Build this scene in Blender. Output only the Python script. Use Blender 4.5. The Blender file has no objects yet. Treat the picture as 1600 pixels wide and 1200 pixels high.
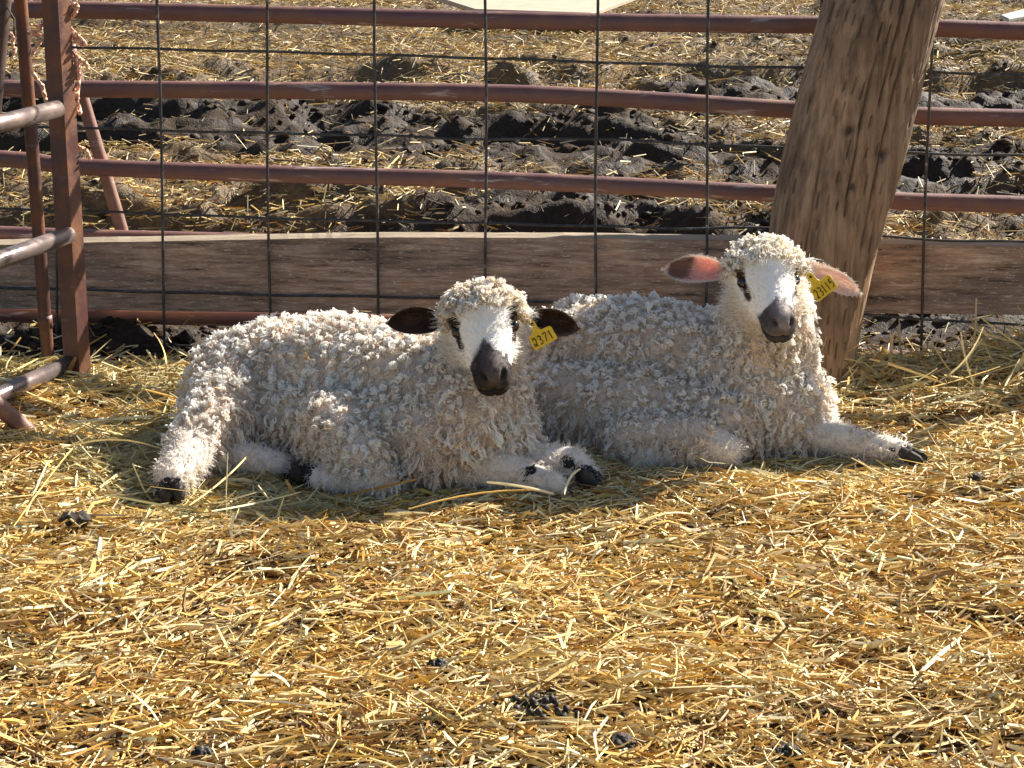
import bpy, bmesh, math, random
import numpy as np
from mathutils import Vector, Matrix

R = math.radians
rng = np.random.default_rng(11)
random.seed(5)
sc = bpy.context.scene
COL = sc.collection

# ------------------------------------------------------------------ camera
H, TH, F = 1.04, R(17.7), 3000.0          # eye height, downward tilt, focal length in photo pixels
cam_d = bpy.data.cameras.new('camera')
cam = bpy.data.objects.new('camera', cam_d); COL.objects.link(cam)
cam.location = (0, 0, H); cam.rotation_euler = (R(90) - TH, 0, 0)
cam_d.sensor_width = 36; cam_d.lens = 36 * F / 1600
cam_d.clip_start = 0.05; cam_d.clip_end = 2000
sc.camera = cam

# ------------------------------------------------------------------ sky, sun, exposure
SUN_E, SUN_A = R(34.5), R(50)               # elevation; azimuth from +Y (behind the fence) towards +X
w = bpy.data.worlds.new('World'); sc.world = w; w.use_nodes = True
nt = w.node_tree; nt.nodes.clear()
sky = nt.nodes.new('ShaderNodeTexSky'); sky.sky_type = 'NISHITA'; sky.sun_disc = False
sky.sun_elevation = SUN_E; sky.sun_rotation = SUN_A
bg = nt.nodes.new('ShaderNodeBackground'); bg.inputs['Strength'].default_value = 0.053
wo = nt.nodes.new('ShaderNodeOutputWorld')
nt.links.new(sky.outputs[0], bg.inputs[0]); nt.links.new(bg.outputs[0], wo.inputs[0])
sd = bpy.data.lights.new('sun', 'SUN'); sd.energy = 5.0; sd.angle = R(0.53); sd.color = (1, .94, .84)
so = bpy.data.objects.new('sun', sd); COL.objects.link(so)
sv = Vector((math.sin(SUN_A) * math.cos(SUN_E), math.cos(SUN_A) * math.cos(SUN_E), math.sin(SUN_E)))
so.rotation_euler = sv.to_track_quat('Z', 'Y').to_euler()
sc.view_settings.view_transform = 'Standard'; sc.view_settings.look = 'None'
sc.view_settings.gamma = 1; sc.view_settings.exposure = 1.46
sc.view_settings.use_curve_mapping = False
sc.cycles.max_bounces = 6; sc.cycles.diffuse_bounces = 6; sc.cycles.transmission_bounces = 6
try:
    sc.cycles_curves.shape = 'RIBBONS'
except Exception:
    pass

# ------------------------------------------------------------------ measuring helpers (photo pixel -> place)
def ray(px, py):
    a, b = (px - 800) / F, -(py - 600) / F
    return np.array([a, math.cos(TH) + b * math.sin(TH), -math.sin(TH) + b * math.cos(TH)])
def at(px, py, Y):
    d = ray(px, py); t = Y / d[1]
    return np.array([0, 0, H]) + t * d
def on_ground(px, py, z=0.0):
    d = ray(px, py); t = (z - H) / d[2]
    return np.array([0, 0, H]) + t * d
FY, FM, FL = 3.46, .085, .06
def on_fence(px, py, off=0.0):
    """a point on the plane of the leaning fence line, off metres behind it"""
    d = ray(px, py)
    t = (FY + off + FL * H) / (d[1] + FM * d[0] - FL * d[2])
    return np.array([0, 0, H]) + t * d

# ------------------------------------------------------------------ noise
def _hash(ix, iy, seed):
    h = (ix.astype(np.int64) * 374761393 + iy.astype(np.int64) * 668265263 + seed * 1442695041) & 0xffffffff
    h = ((h ^ (h >> 13)) * 1274126177) & 0xffffffff
    return ((h ^ (h >> 16)) & 0xffffff) / float(0xffffff)
def vnoise(x, y, seed=0):
    ix, iy = np.floor(x), np.floor(y); fx, fy = x - ix, y - iy
    ux, uy = fx * fx * (3 - 2 * fx), fy * fy * (3 - 2 * fy)
    a, b = _hash(ix, iy, seed), _hash(ix + 1, iy, seed)
    c, d = _hash(ix, iy + 1, seed), _hash(ix + 1, iy + 1, seed)
    return (a + (b - a) * ux) * (1 - uy) + (c + (d - c) * ux) * uy
def fbm(x, y, seed=0, o=4):
    s, amp, tot = 0, 1, 0
    for k in range(o):
        s = s + amp * vnoise(x * 2**k + 17 * k, y * 2**k - 9 * k, seed + k); tot += amp; amp *= .5
    return s / tot
def worley(x, y, seed=0):
    ix, iy = np.floor(x), np.floor(y); m = np.full(np.shape(x), 9.0)
    for dx in (-1, 0, 1):
        for dy in (-1, 0, 1):
            cx, cy = ix + dx, iy + dy
            qx = cx + _hash(cx, cy, seed); qy = cy + _hash(cx, cy, seed + 77)
            m = np.minimum(m, (x - qx)**2 + (y - qy)**2)
    return np.sqrt(m)
def sstep(a, b, x):
    t = np.clip((x - a) / (b - a), 0, 1); return t * t * (3 - 2 * t)

# ------------------------------------------------------------------ object helpers
def link(name, me, mat=None, parent=None):
    o = bpy.data.objects.new(name, me); COL.objects.link(o)
    if mat is not None and me is not None: me.materials.append(mat)
    if parent is not None: o.parent = parent
    return o
def tag(o, label=None, cat=None, group=None, kind=None):
    if label: o['label'] = label
    if cat: o['category'] = cat
    if group: o['group'] = group
    if kind: o['kind'] = kind
    return o
def empty(name, loc=(0, 0, 0)):
    o = bpy.data.objects.new(name, None); COL.objects.link(o); o.location = loc; o.empty_display_size = .05
    return o
def mesh_np(name, V, Fq, smooth=True, col=None):
    """V (n,3), Fq (m,k) same-size faces"""
    V = np.asarray(V, np.float32); Fq = np.asarray(Fq, np.int32)
    me = bpy.data.meshes.new(name); k = Fq.shape[1]
    me.vertices.add(len(V)); me.vertices.foreach_set('co', V.ravel())
    me.loops.add(Fq.size); me.loops.foreach_set('vertex_index', Fq.ravel())
    me.polygons.add(len(Fq)); me.polygons.foreach_set('loop_start', np.arange(0, Fq.size, k, dtype=np.int32))
    try: me.polygons.foreach_set('loop_total', np.full(len(Fq), k, np.int32))
    except Exception: pass
    me.polygons.foreach_set('use_smooth', np.full(len(Fq), smooth, bool))
    me.update(calc_edges=True)
    if col is not None: set_col(me, col)
    return me
def set_col(me, col):
    a = me.attributes.new('Col', 'FLOAT_COLOR', 'POINT')
    c = np.ones((len(me.vertices), 4), np.float32); c[:, :3] = col
    a.data.foreach_set('color', c.ravel())
def nrm(v):
    v = np.asarray(v, float); return v / (np.linalg.norm(v, axis=-1, keepdims=True) + 1e-12)
def catmull(pts, n=8):
    P = np.asarray(pts, float); P = np.vstack([2 * P[0] - P[1], P, 2 * P[-1] - P[-2]]); out = []
    for i in range(1, len(P) - 2):
        for t in np.linspace(0, 1, n, endpoint=False):
            p0, p1, p2, p3 = P[i-1], P[i], P[i+1], P[i+2]
            out.append(.5 * ((2*p1) + (-p0+p2)*t + (2*p0-5*p1+4*p2-p3)*t*t + (-p0+3*p1-3*p2+p3)*t**3))
    out.append(P[-2]); return np.array(out)
def tube(pts, rad, sides=10, flat=1.0):
    """closed tube along a polyline (n,3); rad scalar or per point; last columns caps as fans"""
    P = np.asarray(pts, float); n = len(P); rad = np.broadcast_to(rad, (n,))
    T = nrm(np.gradient(P, axis=0)); up = np.array([0, 0, 1.]) if abs(T[0][2]) < .9 else np.array([1., 0, 0])
    V = []; e1 = nrm(np.cross(T[0], up))
    for i in range(n):
        e1 = nrm(e1 - T[i] * np.dot(e1, T[i])); e2 = np.cross(T[i], e1)
        for k in range(sides):
            a = 2 * math.pi * k / sides
            V.append(P[i] + rad[i] * (math.cos(a) * e1 + flat * math.sin(a) * e2))
    F4 = []
    for i in range(n - 1):
        for k in range(sides):
            k2 = (k + 1) % sides
            F4.append((i*sides+k, i*sides+k2, (i+1)*sides+k2, (i+1)*sides+k))
    return np.array(V), F4, n, sides
def tube_obj(name, pts, rad, mat, parent=None, sides=10, flat=1.0, smooth=True):
    V, F4, n, s = tube(pts, rad, sides, flat)
    me = bpy.data.meshes.new(name)
    me.from_pydata([tuple(v) for v in V], [], F4 + [tuple(range(s))[::-1], tuple((n-1)*s + k for k in range(s))])
    for p in me.polygons: p.use_smooth = smooth and len(p.vertices) == 4
    return link(name, me, mat, parent)

# ------------------------------------------------------------------ materials
def new_mat(name):
    m = bpy.data.materials.new(name); m.use_nodes = True
    n = m.node_tree.nodes; return m, n, m.node_tree.links, n['Principled BSDF']
def N(n, t, **kw):
    x = n.new(t)
    for k, v in kw.items(): setattr(x, k, v)
    return x
def ramp(n, stops):
    r = n.new('ShaderNodeValToRGB'); e = r.color_ramp.elements
    while len(e) < len(stops): e.new(.5)
    for el, (p, c) in zip(e, stops): el.position = p; el.color = (*c, 1)
    return r
def bump(n, l, b, src, strength, dist):
    bp = n.new('ShaderNodeBump'); bp.inputs['Strength'].default_value = strength; bp.inputs['Distance'].default_value = dist
    l.new(src, bp.inputs['Height']); l.new(bp.outputs[0], b.inputs['Normal']); return bp
def noise(n, l, scale, detail=6, rough=.6, vec=None):
    t = n.new('ShaderNodeTexNoise'); t.inputs['Scale'].default_value = scale
    t.inputs['Detail'].default_value = detail; t.inputs['Roughness'].default_value = rough
    if vec is not None: l.new(vec, t.inputs['Vector'])
    return t
def coords(n, l, scale=(1, 1, 1), kind='Object'):
    tc = n.new('ShaderNodeTexCoord'); mp = n.new('ShaderNodeMapping'); mp.inputs['Scale'].default_value = scale
    l.new(tc.outputs[kind], mp.inputs['Vector']); return mp.outputs[0]
def mixc(n, l, fac, a, b, mode='MIX'):
    m = n.new('ShaderNodeMix'); m.data_type = 'RGBA'; m.blend_type = mode
    for sock, val in ((m.inputs[0], fac), (m.inputs[6], a), (m.inputs[7], b)):
        if hasattr(val, 'links'): l.new(val, sock)
        elif isinstance(val, (int, float)): sock.default_value = val
        else: sock.default_value = (*val, 1)
    return m.outputs[2]

def mat_attr(name, rough=.7, spec=.3, transl=0.0):
    """base colour stored on the geometry itself (every straw, lock or hair has its own colour)"""
    m, n, l, b = new_mat(name)
    a = N(n, 'ShaderNodeAttribute', attribute_name='Col')
    l.new(a.outputs['Color'], b.inputs['Base Color'])
    b.inputs['Roughness'].default_value = rough; b.inputs['Specular IOR Level'].default_value = spec
    if transl > 0:
        t = n.new('ShaderNodeBsdfTranslucent'); l.new(a.outputs['Color'], t.inputs['Color'])
        mx = n.new('ShaderNodeMixShader'); mx.inputs[0].default_value = transl
        l.new(b.outputs[0], mx.inputs[1]); l.new(t.outputs[0], mx.inputs[2])
        l.new(mx.outputs[0], n['Material Output'].inputs['Surface'])
    return m
M_STRAW = mat_attr('straw', .55, .35, .22)
M_WOOL = mat_attr('wool', .75, .12, .42)
M_SKIN = mat_attr('lamb_skin', .7, .25)
M_EAR = mat_attr('ear_skin', .6, .3, .42)

def mat_ground():
    m, n, l, b = new_mat('ground_soil')
    a = N(n, 'ShaderNodeAttribute', attribute_name='Col')
    v = coords(n, l)
    n1 = noise(n, l, 70, 4, .7, v); n2 = noise(n, l, 9, 3, .6, v)
    r1 = ramp(n, [(.3, (.5, .5, .5)), (.7, (1.35, 1.3, 1.25))]); l.new(n1.outputs[0], r1.inputs[0])
    c = mixc(n, l, 1.0, a.outputs['Color'], r1.outputs[0], 'MULTIPLY')
    r2 = ramp(n, [(.35, (.75, .75, .78)), (.65, (1.2, 1.15, 1.05))]); l.new(n2.outputs[0], r2.inputs[0])
    c = mixc(n, l, 1.0, c, r2.outputs[0], 'MULTIPLY')
    l.new(c, b.inputs['Base Color'])
    rr = ramp(n, [(.35, (.55,)*3), (.65, (.92,)*3)]); l.new(n2.outputs[0], rr.inputs[0])
    l.new(rr.outputs[0], b.inputs['Roughness'])
    b.inputs['Specular IOR Level'].default_value = .22
    bump(n, l, b, n1.outputs[0], .9, .012)
    return m
M_GROUND = mat_ground()

def mat_pipe(name, base, rust, smear=.5, rough=.48, metal=.0):
    m, n, l, b = new_mat(name)
    v = coords(n, l, (6, 6, 6))
    vs = coords(n, l, (1, 9, 9))
    n1 = noise(n, l, 2.0, 4, .65, v)
    r1 = ramp(n, [(.42, base), (.66, rust)]); l.new(n1.outputs[0], r1.inputs[0])
    n2 = noise(n, l, 5.0, 4, .7, vs)
    r2 = ramp(n, [(.60, (0,)*3), (.68, (smear,)*3)]); l.new(n2.outputs[0], r2.inputs[0])
    c = mixc(n, l, r2.outputs[0], r1.outputs[0], (.55, .48, .44))
    l.new(c, b.inputs['Base Color'])
    n3 = noise(n, l, 40, 2, .7, v)
    rr = ramp(n, [(.35, (rough - .14,)*3), (.7, (rough + .25,)*3)]); l.new(n1.outputs[0], rr.inputs[0])
    l.new(rr.outputs[0], b.inputs['Roughness']); b.inputs['Metallic'].default_value = metal
    bump(n, l, b, n3.outputs[0], .35, .0015)
    return m
M_RAIL = mat_pipe('maroon_painted_pipe', (.145, .066, .060), (.20, .095, .062), .65)
M_GATE = mat_pipe('rusty_gate_pipe', (.15, .12, .115), (.22, .155, .13), .30, .33, .5)
M_SQPOST = mat_pipe('rusty_square_tube', (.085, .036, .030), (.20, .075, .022), .10, .5, .05)
M_BRACE = mat_pipe('rusty_brace_pipe', (.17, .080, .058), (.26, .13, .09), .3, .55)
M_DARKPIPE = mat_pipe('dark_gate_pipe', (.045, .03, .028), (.09, .05, .04), .1, .5)

def mat_wire():
    m, n, l, b = new_mat('weathered_wire')
    n1 = noise(n, l, 38, 6, .7, coords(n, l))
    r = ramp(n, [(.45, (.035, .033, .032)), (.62, (.085, .08, .075)), (.70, (.40, .39, .37))])
    l.new(n1.outputs[0], r.inputs[0]); l.new(r.outputs[0], b.inputs['Base Color'])
    b.inputs['Roughness'].default_value = .5; b.inputs['Metallic'].default_value = .25
    return m
M_WIRE = mat_wire()

def mat_plank():
    m, n, l, b = new_mat('weathered_plank')
    v = coords(n, l, (5, 60, 75)); v2 = coords(n, l, (2.2, 8, 9)); v3 = coords(n, l, (24, 140, 170))
    n1 = noise(n, l, 1.4, 5, .72, v); n2 = noise(n, l, 1.6, 3, .6, v2); n3 = noise(n, l, 2.2, 4, .75, v3)
    r1 = ramp(n, [(.33, (.055, .037, .026)), (.41, (.235, .165, .118)), (.56, (.38, .275, .20)), (.72, (.62, .51, .40))])
    l.new(n1.outputs[0], r1.inputs[0])
    r2 = ramp(n, [(.35, (.6, .58, .58)), (.6, (1.15, 1.05, 1.0)), (.75, (1.7, 1.3, 1.05))]); l.new(n2.outputs[0], r2.inputs[0])
    c = mixc(n, l, 1.0, r1.outputs[0], r2.outputs[0], 'MULTIPLY')
    r3 = ramp(n, [(.58, (0,)*3), (.64, (.8,)*3)]); l.new(n3.outputs[0], r3.inputs[0])
    c = mixc(n, l, r3.outputs[0], c, (.62, .53, .45))
    # paler upper edge of the board
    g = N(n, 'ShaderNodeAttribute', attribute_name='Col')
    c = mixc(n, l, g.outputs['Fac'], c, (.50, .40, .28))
    l.new(c, b.inputs['Base Color']); b.inputs['Roughness'].default_value = .8
    bump(n, l, b, n1.outputs[0], .7, .004)
    return m
M_PLANK = mat_plank()

def mat_post():
    m, n, l, b = new_mat('old_timber_post')
    v = coords(n, l, (55, 55, 3.2)); v2 = coords(n, l, (9, 9, 5))
    n1 = noise(n, l, 1.2, 5, .7, v); n2 = noise(n, l, 1.3, 3, .6, v2)
    r1 = ramp(n, [(.30, (.080, .048, .027)), (.47, (.235, .152, .090)), (.70, (.41, .285, .18))]); l.new(n1.outputs[0], r1.inputs[0])
    r2 = ramp(n, [(.33, (.62, .58, .56)), (.5, (1.0, .97, .95)), (.72, (1.28, 1.12, .98))]); l.new(n2.outputs[0], r2.inputs[0])
    c = mixc(n, l, 1.0, r1.outputs[0], r2.outputs[0], 'MULTIPLY')
    g = N(n, 'ShaderNodeAttribute', attribute_name='Col')
    c = mixc(n, l, 1.0, c, g.outputs['Color'], 'MULTIPLY')
    l.new(c, b.inputs['Base Color']); b.inputs['Roughness'].default_value = .82
    bump(n, l, b, n1.outputs[0], .6, .003)
    return m
M_POST = mat_post()

def mat_plain(name, c, rough=.6, spec=.4, nscale=None, amt=.25, bumpd=0):
    m, n, l, b = new_mat(name)
    b.inputs['Roughness'].default_value = rough; b.inputs['Specular IOR Level'].default_value = spec
    if nscale:
        t = noise(n, l, nscale, 6, .65, coords(n, l))
        r = ramp(n, [(.3, tuple(x * (1 - amt) for x in c)), (.7, tuple(min(1, x * (1 + amt)) for x in c))])
        l.new(t.outputs[0], r.inputs[0]); l.new(r.outputs[0], b.inputs['Base Color'])
        if bumpd: bump(n, l, b, t.outputs[0], .8, bumpd)
    else: b.inputs['Base Color'].default_value = (*c, 1)
    return m
M_TAG = mat_plain('yellow_tag_plastic', (.78, .50, .015), .42, .45, 70, .22)
M_INK = mat_plain('black_marker_ink', (.012, .011, .012), .5, .3)
M_EYE = mat_plain('lamb_eye', (.012, .008, .005), .08, .7)
M_HOOF = mat_plain('dark_hoof', (.050, .040, .034), .7, .3, 90, .5, .003)
M_DROP = mat_plain('dropping', (.020, .015, .012), .55, .35, 150, .5, .001)
M_CLOD = mat_plain('dried_dung_clod', (.045, .034, .026), .75, .3, 70, .5, .006)
M_TWINE = mat_plain('faded_orange_twine', (.78, .46, .31), .7, .25, 120, .30, .001)
M_BOARD = mat_plain('bleached_plywood', (.40, .32, .235), .8, .25, 12, .15, .002)
M_SLAT = mat_plain('grey_scrap_board', (.36, .345, .32), .8, .25, 14, .15, .002)

# ================================================================== SETTING: one ground sheet
def axis(segs):
    out = [segs[0][0]]
    for a, b_, n_ in segs:
        out += list(np.linspace(a, b_, n_ + 1)[1:])
    return np.array(out)
gx = axis([(-400, -60, 6), (-60, -8, 14), (-8, -2.3, 30), (-2.3, 2.3, 340), (2.3, 8, 30), (8, 60, 14), (60, 400, 6)])
gy = axis([(-120, -6, 10), (-6, 1.3, 24), (1.3, 3.4, 120), (3.4, 6.4, 300), (6.4, 10.5, 200), (10.5, 30, 60), (30, 120, 20), (120, 700, 10)])
def ground_h(x, y):
    lie = np.maximum(np.exp(-(((x + .2) / .50)**4 + ((y - 2.85) / .30)**4)), np.exp(-(((x - .3) / .45)**4 + ((y - 2.95) / .26)**4)))   # pressed flat under the lambs
    front = ((fbm(x * 3.1 + 5, y * 3.6, 3, 3) - .5) * .055 + (fbm(x * 11, y * 11 + 3, 8, 2) - .5) * .012) * (1 - lie) - .012 * lie
    wx = x + .25 * (vnoise(x * 1.3, y * 1.3, 40) - .5); wy = y + .35 * (vnoise(x * .9 + 4, y * 1.1, 41) - .5)
    ridge = 1 - np.abs(2 * fbm(wx * .75, wy * 2.3, 21, 3) - 1)
    ridge = sstep(.55, 1.0, ridge)
    wob = .5 * vnoise(x * 11, y * 11, 5)
    cl = 1 - worley(x * 6.5 + wob, y * 8.5 + wob, 31)
    cl2 = 1 - worley(x * 15 + wob, y * 17, 32); cl3 = 1 - worley(x * 34, y * 36 + wob, 33)
    rough = fbm(x * 7, y * 9, 25, 5)
    mudd = sstep(.38, .62, fbm(x * .9 + 3, y * 1.5 + 7, 60, 3))          # churned places
    band = sstep(3.9, 4.5, y) * (1 - sstep(6.6, 7.4, y))
    k = (.35 + .65 * np.clip(mudd * .6 + band * .7, 0, 1)) * .78
    back = ridge * .17 * k + (cl - .4) * .050 * k * ridge + (cl2 - .4) * .020 * k + (cl3 - .4) * .010 * k + (rough - .5) * .17 * k - .045
    back = back - .035 * (1 - sstep(3.6, 4.2, y))
    far = 1 - sstep(11, 30, y)
    f = sstep(3.37, 3.50, y + .05 * (x < .2))
    side = 1 - sstep(2.5, 8, np.abs(x)) * .6
    return front * (1 - f) * side + back * f * far * side
X, Y = np.meshgrid(gx, gy)
Z = ground_h(X, Y)
nx, ny = len(gx), len(gy)
I = np.arange(nx * ny).reshape(ny, nx)
GF = np.stack([I[:-1, :-1], I[:-1, 1:], I[1:, 1:], I[1:, :-1]], -1).reshape(-1, 4)
def straw_mask(x, y):
    """how much straw lies on the yard behind the fence"""
    p = fbm(x * 1.1 + 9, y * 1.7, 71, 4)
    yy = y + .5 * (vnoise(x * .8, y * .8, 73) - .5)
    thick = sstep(5.8, 6.5, yy) * (1 - sstep(9.8, 10.6, y)) * .75
    near = (1 - sstep(4.8, 5.1, yy)) * sstep(3.9, 4.2, y) * .30
    return sstep(.45, .66, p + (thick + near) * .55 - .08)
sm = straw_mask(X, Y)
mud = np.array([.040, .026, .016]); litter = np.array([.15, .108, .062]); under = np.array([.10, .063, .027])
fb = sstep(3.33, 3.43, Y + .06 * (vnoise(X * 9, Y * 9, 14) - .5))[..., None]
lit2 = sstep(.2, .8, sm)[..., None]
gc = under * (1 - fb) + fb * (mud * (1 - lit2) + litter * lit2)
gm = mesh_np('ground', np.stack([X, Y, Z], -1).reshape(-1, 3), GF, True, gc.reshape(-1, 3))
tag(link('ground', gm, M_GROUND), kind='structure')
del X, Y, Z, sm, gc, fb, lit2

# ================================================================== FENCE LINE
# --- welded wire panel
wire_panel = empty('wire_panel', tuple(on_fence(800, 560)))
tag(wire_panel, 'dark welded wire mesh panel standing along the fence behind both lambs', 'wire panel')
wire_panel['kind'] = 'thing'
base_inv = Vector(wire_panel.location)
def child_tube(name, pts, rad, mat, parent, sides=8, flat=1.0):
    p = np.asarray(pts) - np.array(parent.location)
    return tube_obj(name, p, rad, mat, parent, sides, flat)
vx = [(-255, -248), (-80, -85), (86, 88), (245, 259), (416, 423), (586, 590), (758, 759), (933, 931), (1108, 1101), (1284, 1270), (1459, 1438), (1632, 1605), (1806, 1774)]
for i, (xt, xb) in enumerate(vx):
    pts = []
    for q in np.linspace(-.9, 1.0, 13):
        py = 10 + q * 550 if q > 0 else 10 + q * 560
        px = xt + (xb - xt) * (py / 550.0) + 1.6 * math.sin(q * 5 + i * 2.1)
        pts.append(on_fence(px, py, -.003))
    pts.append(pts[-1] + np.array([0, 0, -.08]))
    child_tube('wire', catmull(pts, 3), .0027, M_WIRE, wire_panel, 8)
hw = [[(-300, -395), (1900, -378)], [(-300, -262), (1900, -236)], [(-300, -150), (1900, -120)], [(-300, -40), (1900, -12)],
      [(-300, 60), (100, 73), (420, 81), (760, 91), (1100, 103), (1280, 107), (1600, 118), (1900, 127)],
      [(-300, 188), (130, 200), (330, 206), (600, 212), (760, 218), (930, 217), (1107, 226), (1450, 240), (1600, 243), (1900, 252)],
      [(-300, 316), (40, 327), (250, 334), (420, 341), (590, 345), (760, 349), (930, 353), (1050, 357), (1200, 357), (1450, 374), (1600, 378), (1900, 388)],
      [(-300, 440), (130, 453), (420, 461), (700, 466), (1000, 478), (1300, 489), (1450, 499), (1600, 508), (1900, 520)],
      [(-300, 520), (130, 532), (330, 543), (700, 552), (1200, 566), (1600, 584), (1900, 592)]]
for i, h in enumerate(hw):
    pts = [on_fence(px, py + .7 * math.sin(px * .031 + i), .003) for px, py in catmull(h, 10)]
    child_tube('wire', pts, .0025, M_WIRE, wire_panel, 8)

# --- plank behind the mesh
def plank():
    topc = catmull([(-420, 376), (0, 374), (130, 371), (420, 366), (600, 363), (900, 364), (1100, 367), (1300, 371), (1600, 378), (1950, 386)], 14)
    botc = catmull([(-420, 478), (0, 482), (130, 484), (420, 488), (600, 490), (900, 489), (1100, 488), (1300, 488), (1600, 492), (1950, 498)], 14)
    n_ = len(topc); rows = []; cols = []
    prof = []                                                   # (s along height 0 bottom..1 top, depth, paler?)
    for s in np.linspace(0, 1, 11): prof.append((s, .010, .0))
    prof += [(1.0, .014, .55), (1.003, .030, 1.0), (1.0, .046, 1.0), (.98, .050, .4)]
    prof += [(.5, .050, 0), (0, .050, 0), (-.003, .03, 0)]
    V = []; C = []
    for i in range(n_):
        for j, (s, d, g) in enumerate(prof):
            wob = .6 * (vnoise(np.array(i * .55), np.array(s * 3.), 90) - .5) + (.8 * (vnoise(np.array(i * .23), np.array(3.), 91) - .5) if s > .95 or s < .02 else 0)
            py = botc[i][1] + (topc[i][1] - botc[i][1]) * s + wob
            dd = d + .0025 * (vnoise(np.array(i * 1.3), np.array(s * 22.), 93) - .5)
            V.append(on_fence(topc[i][0], py + (8 if s > .97 and d < .02 else 0), dd)); C.append((g,)*3)
    k = len(prof); Fq = []
    for i in range(n_ - 1):
        for j in range(k):
            j2 = (j + 1) % k; Fq.append((i*k+j, (i+1)*k+j, (i+1)*k+j2, i*k+j2))
    V = np.array(V); org = V.mean(0)
    me = bpy.data.meshes.new('wooden_plank')
    me.from_pydata([tuple(v - org) for v in V], [], Fq + [tuple(range(k)), tuple((n_-1)*k + q for q in range(k))[::-1]])
    set_col(me, np.array(C))
    o = link('wooden_plank', me, M_PLANK); o.location = org
    tag(o, 'long weathered brown plank on edge behind the wire mesh', 'plank')
plank()

# --- maroon pipe panel behind the plank
pipe_panel = empty('rail_fence', tuple(on_fence(800, 560, .09)))
tag(pipe_panel, 'maroon painted steel pipe panel with horizontal rails behind the plank', 'pipe panel')
RO = .078
rails = [[(-450, 2), (0, 14), (100, 15), (400, 22), (760, 31), (1100, 37), (1290, 39), (1465, 44), (1600, 49), (1950, 60)],
         [(-450, 128), (0, 138), (120, 139), (400, 141), (760, 145), (930, 152), (1070, 160), (1200, 169), (1440, 181), (1600, 185), (1950, 196)],
         [(-450, 226), (0, 248), (120, 260), (400, 271), (760, 281), (1107, 297), (1200, 302), (1405, 314), (1600, 320), (1950, 334)],
         [(-450, 352), (0, 366), (130, 371), (400, 378), (760, 392), (1100, 414), (1400, 432), (1600, 442), (1950, 458)],
         [(-450, 478), (0, 490), (280, 495), (440, 498), (600, 502), (900, 522), (1360, 557), (1561, 570), (1950, 592)],
         [(-450, -105), (0, -98), (800, -78), (1600, -62), (1950, -52)]]
for r_ in rails:
    pts = [on_fence(px, py, RO) for px, py in catmull(r_, 6)]
    child_tube('rail', pts, .0162, M_RAIL, pipe_panel, 18)
br = [on_fence(108, 70, RO + .036), on_fence(128, 150, RO + .036), on_fence(188, 352, RO + .036), on_fence(226, 495, RO + .034), on_fence(243, 585, RO + .03), on_fence(246, 640, RO + .03)]
child_tube('brace', catmull(br, 5), .0125, M_BRACE, pipe_panel, 14)
# upright at the far right end of the panel, out of frame
child_tube('upright', [on_fence(1930, -120, RO + .034), on_fence(1900, 640, RO + .034)], .0165, M_RAIL, pipe_panel, 14)

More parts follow.
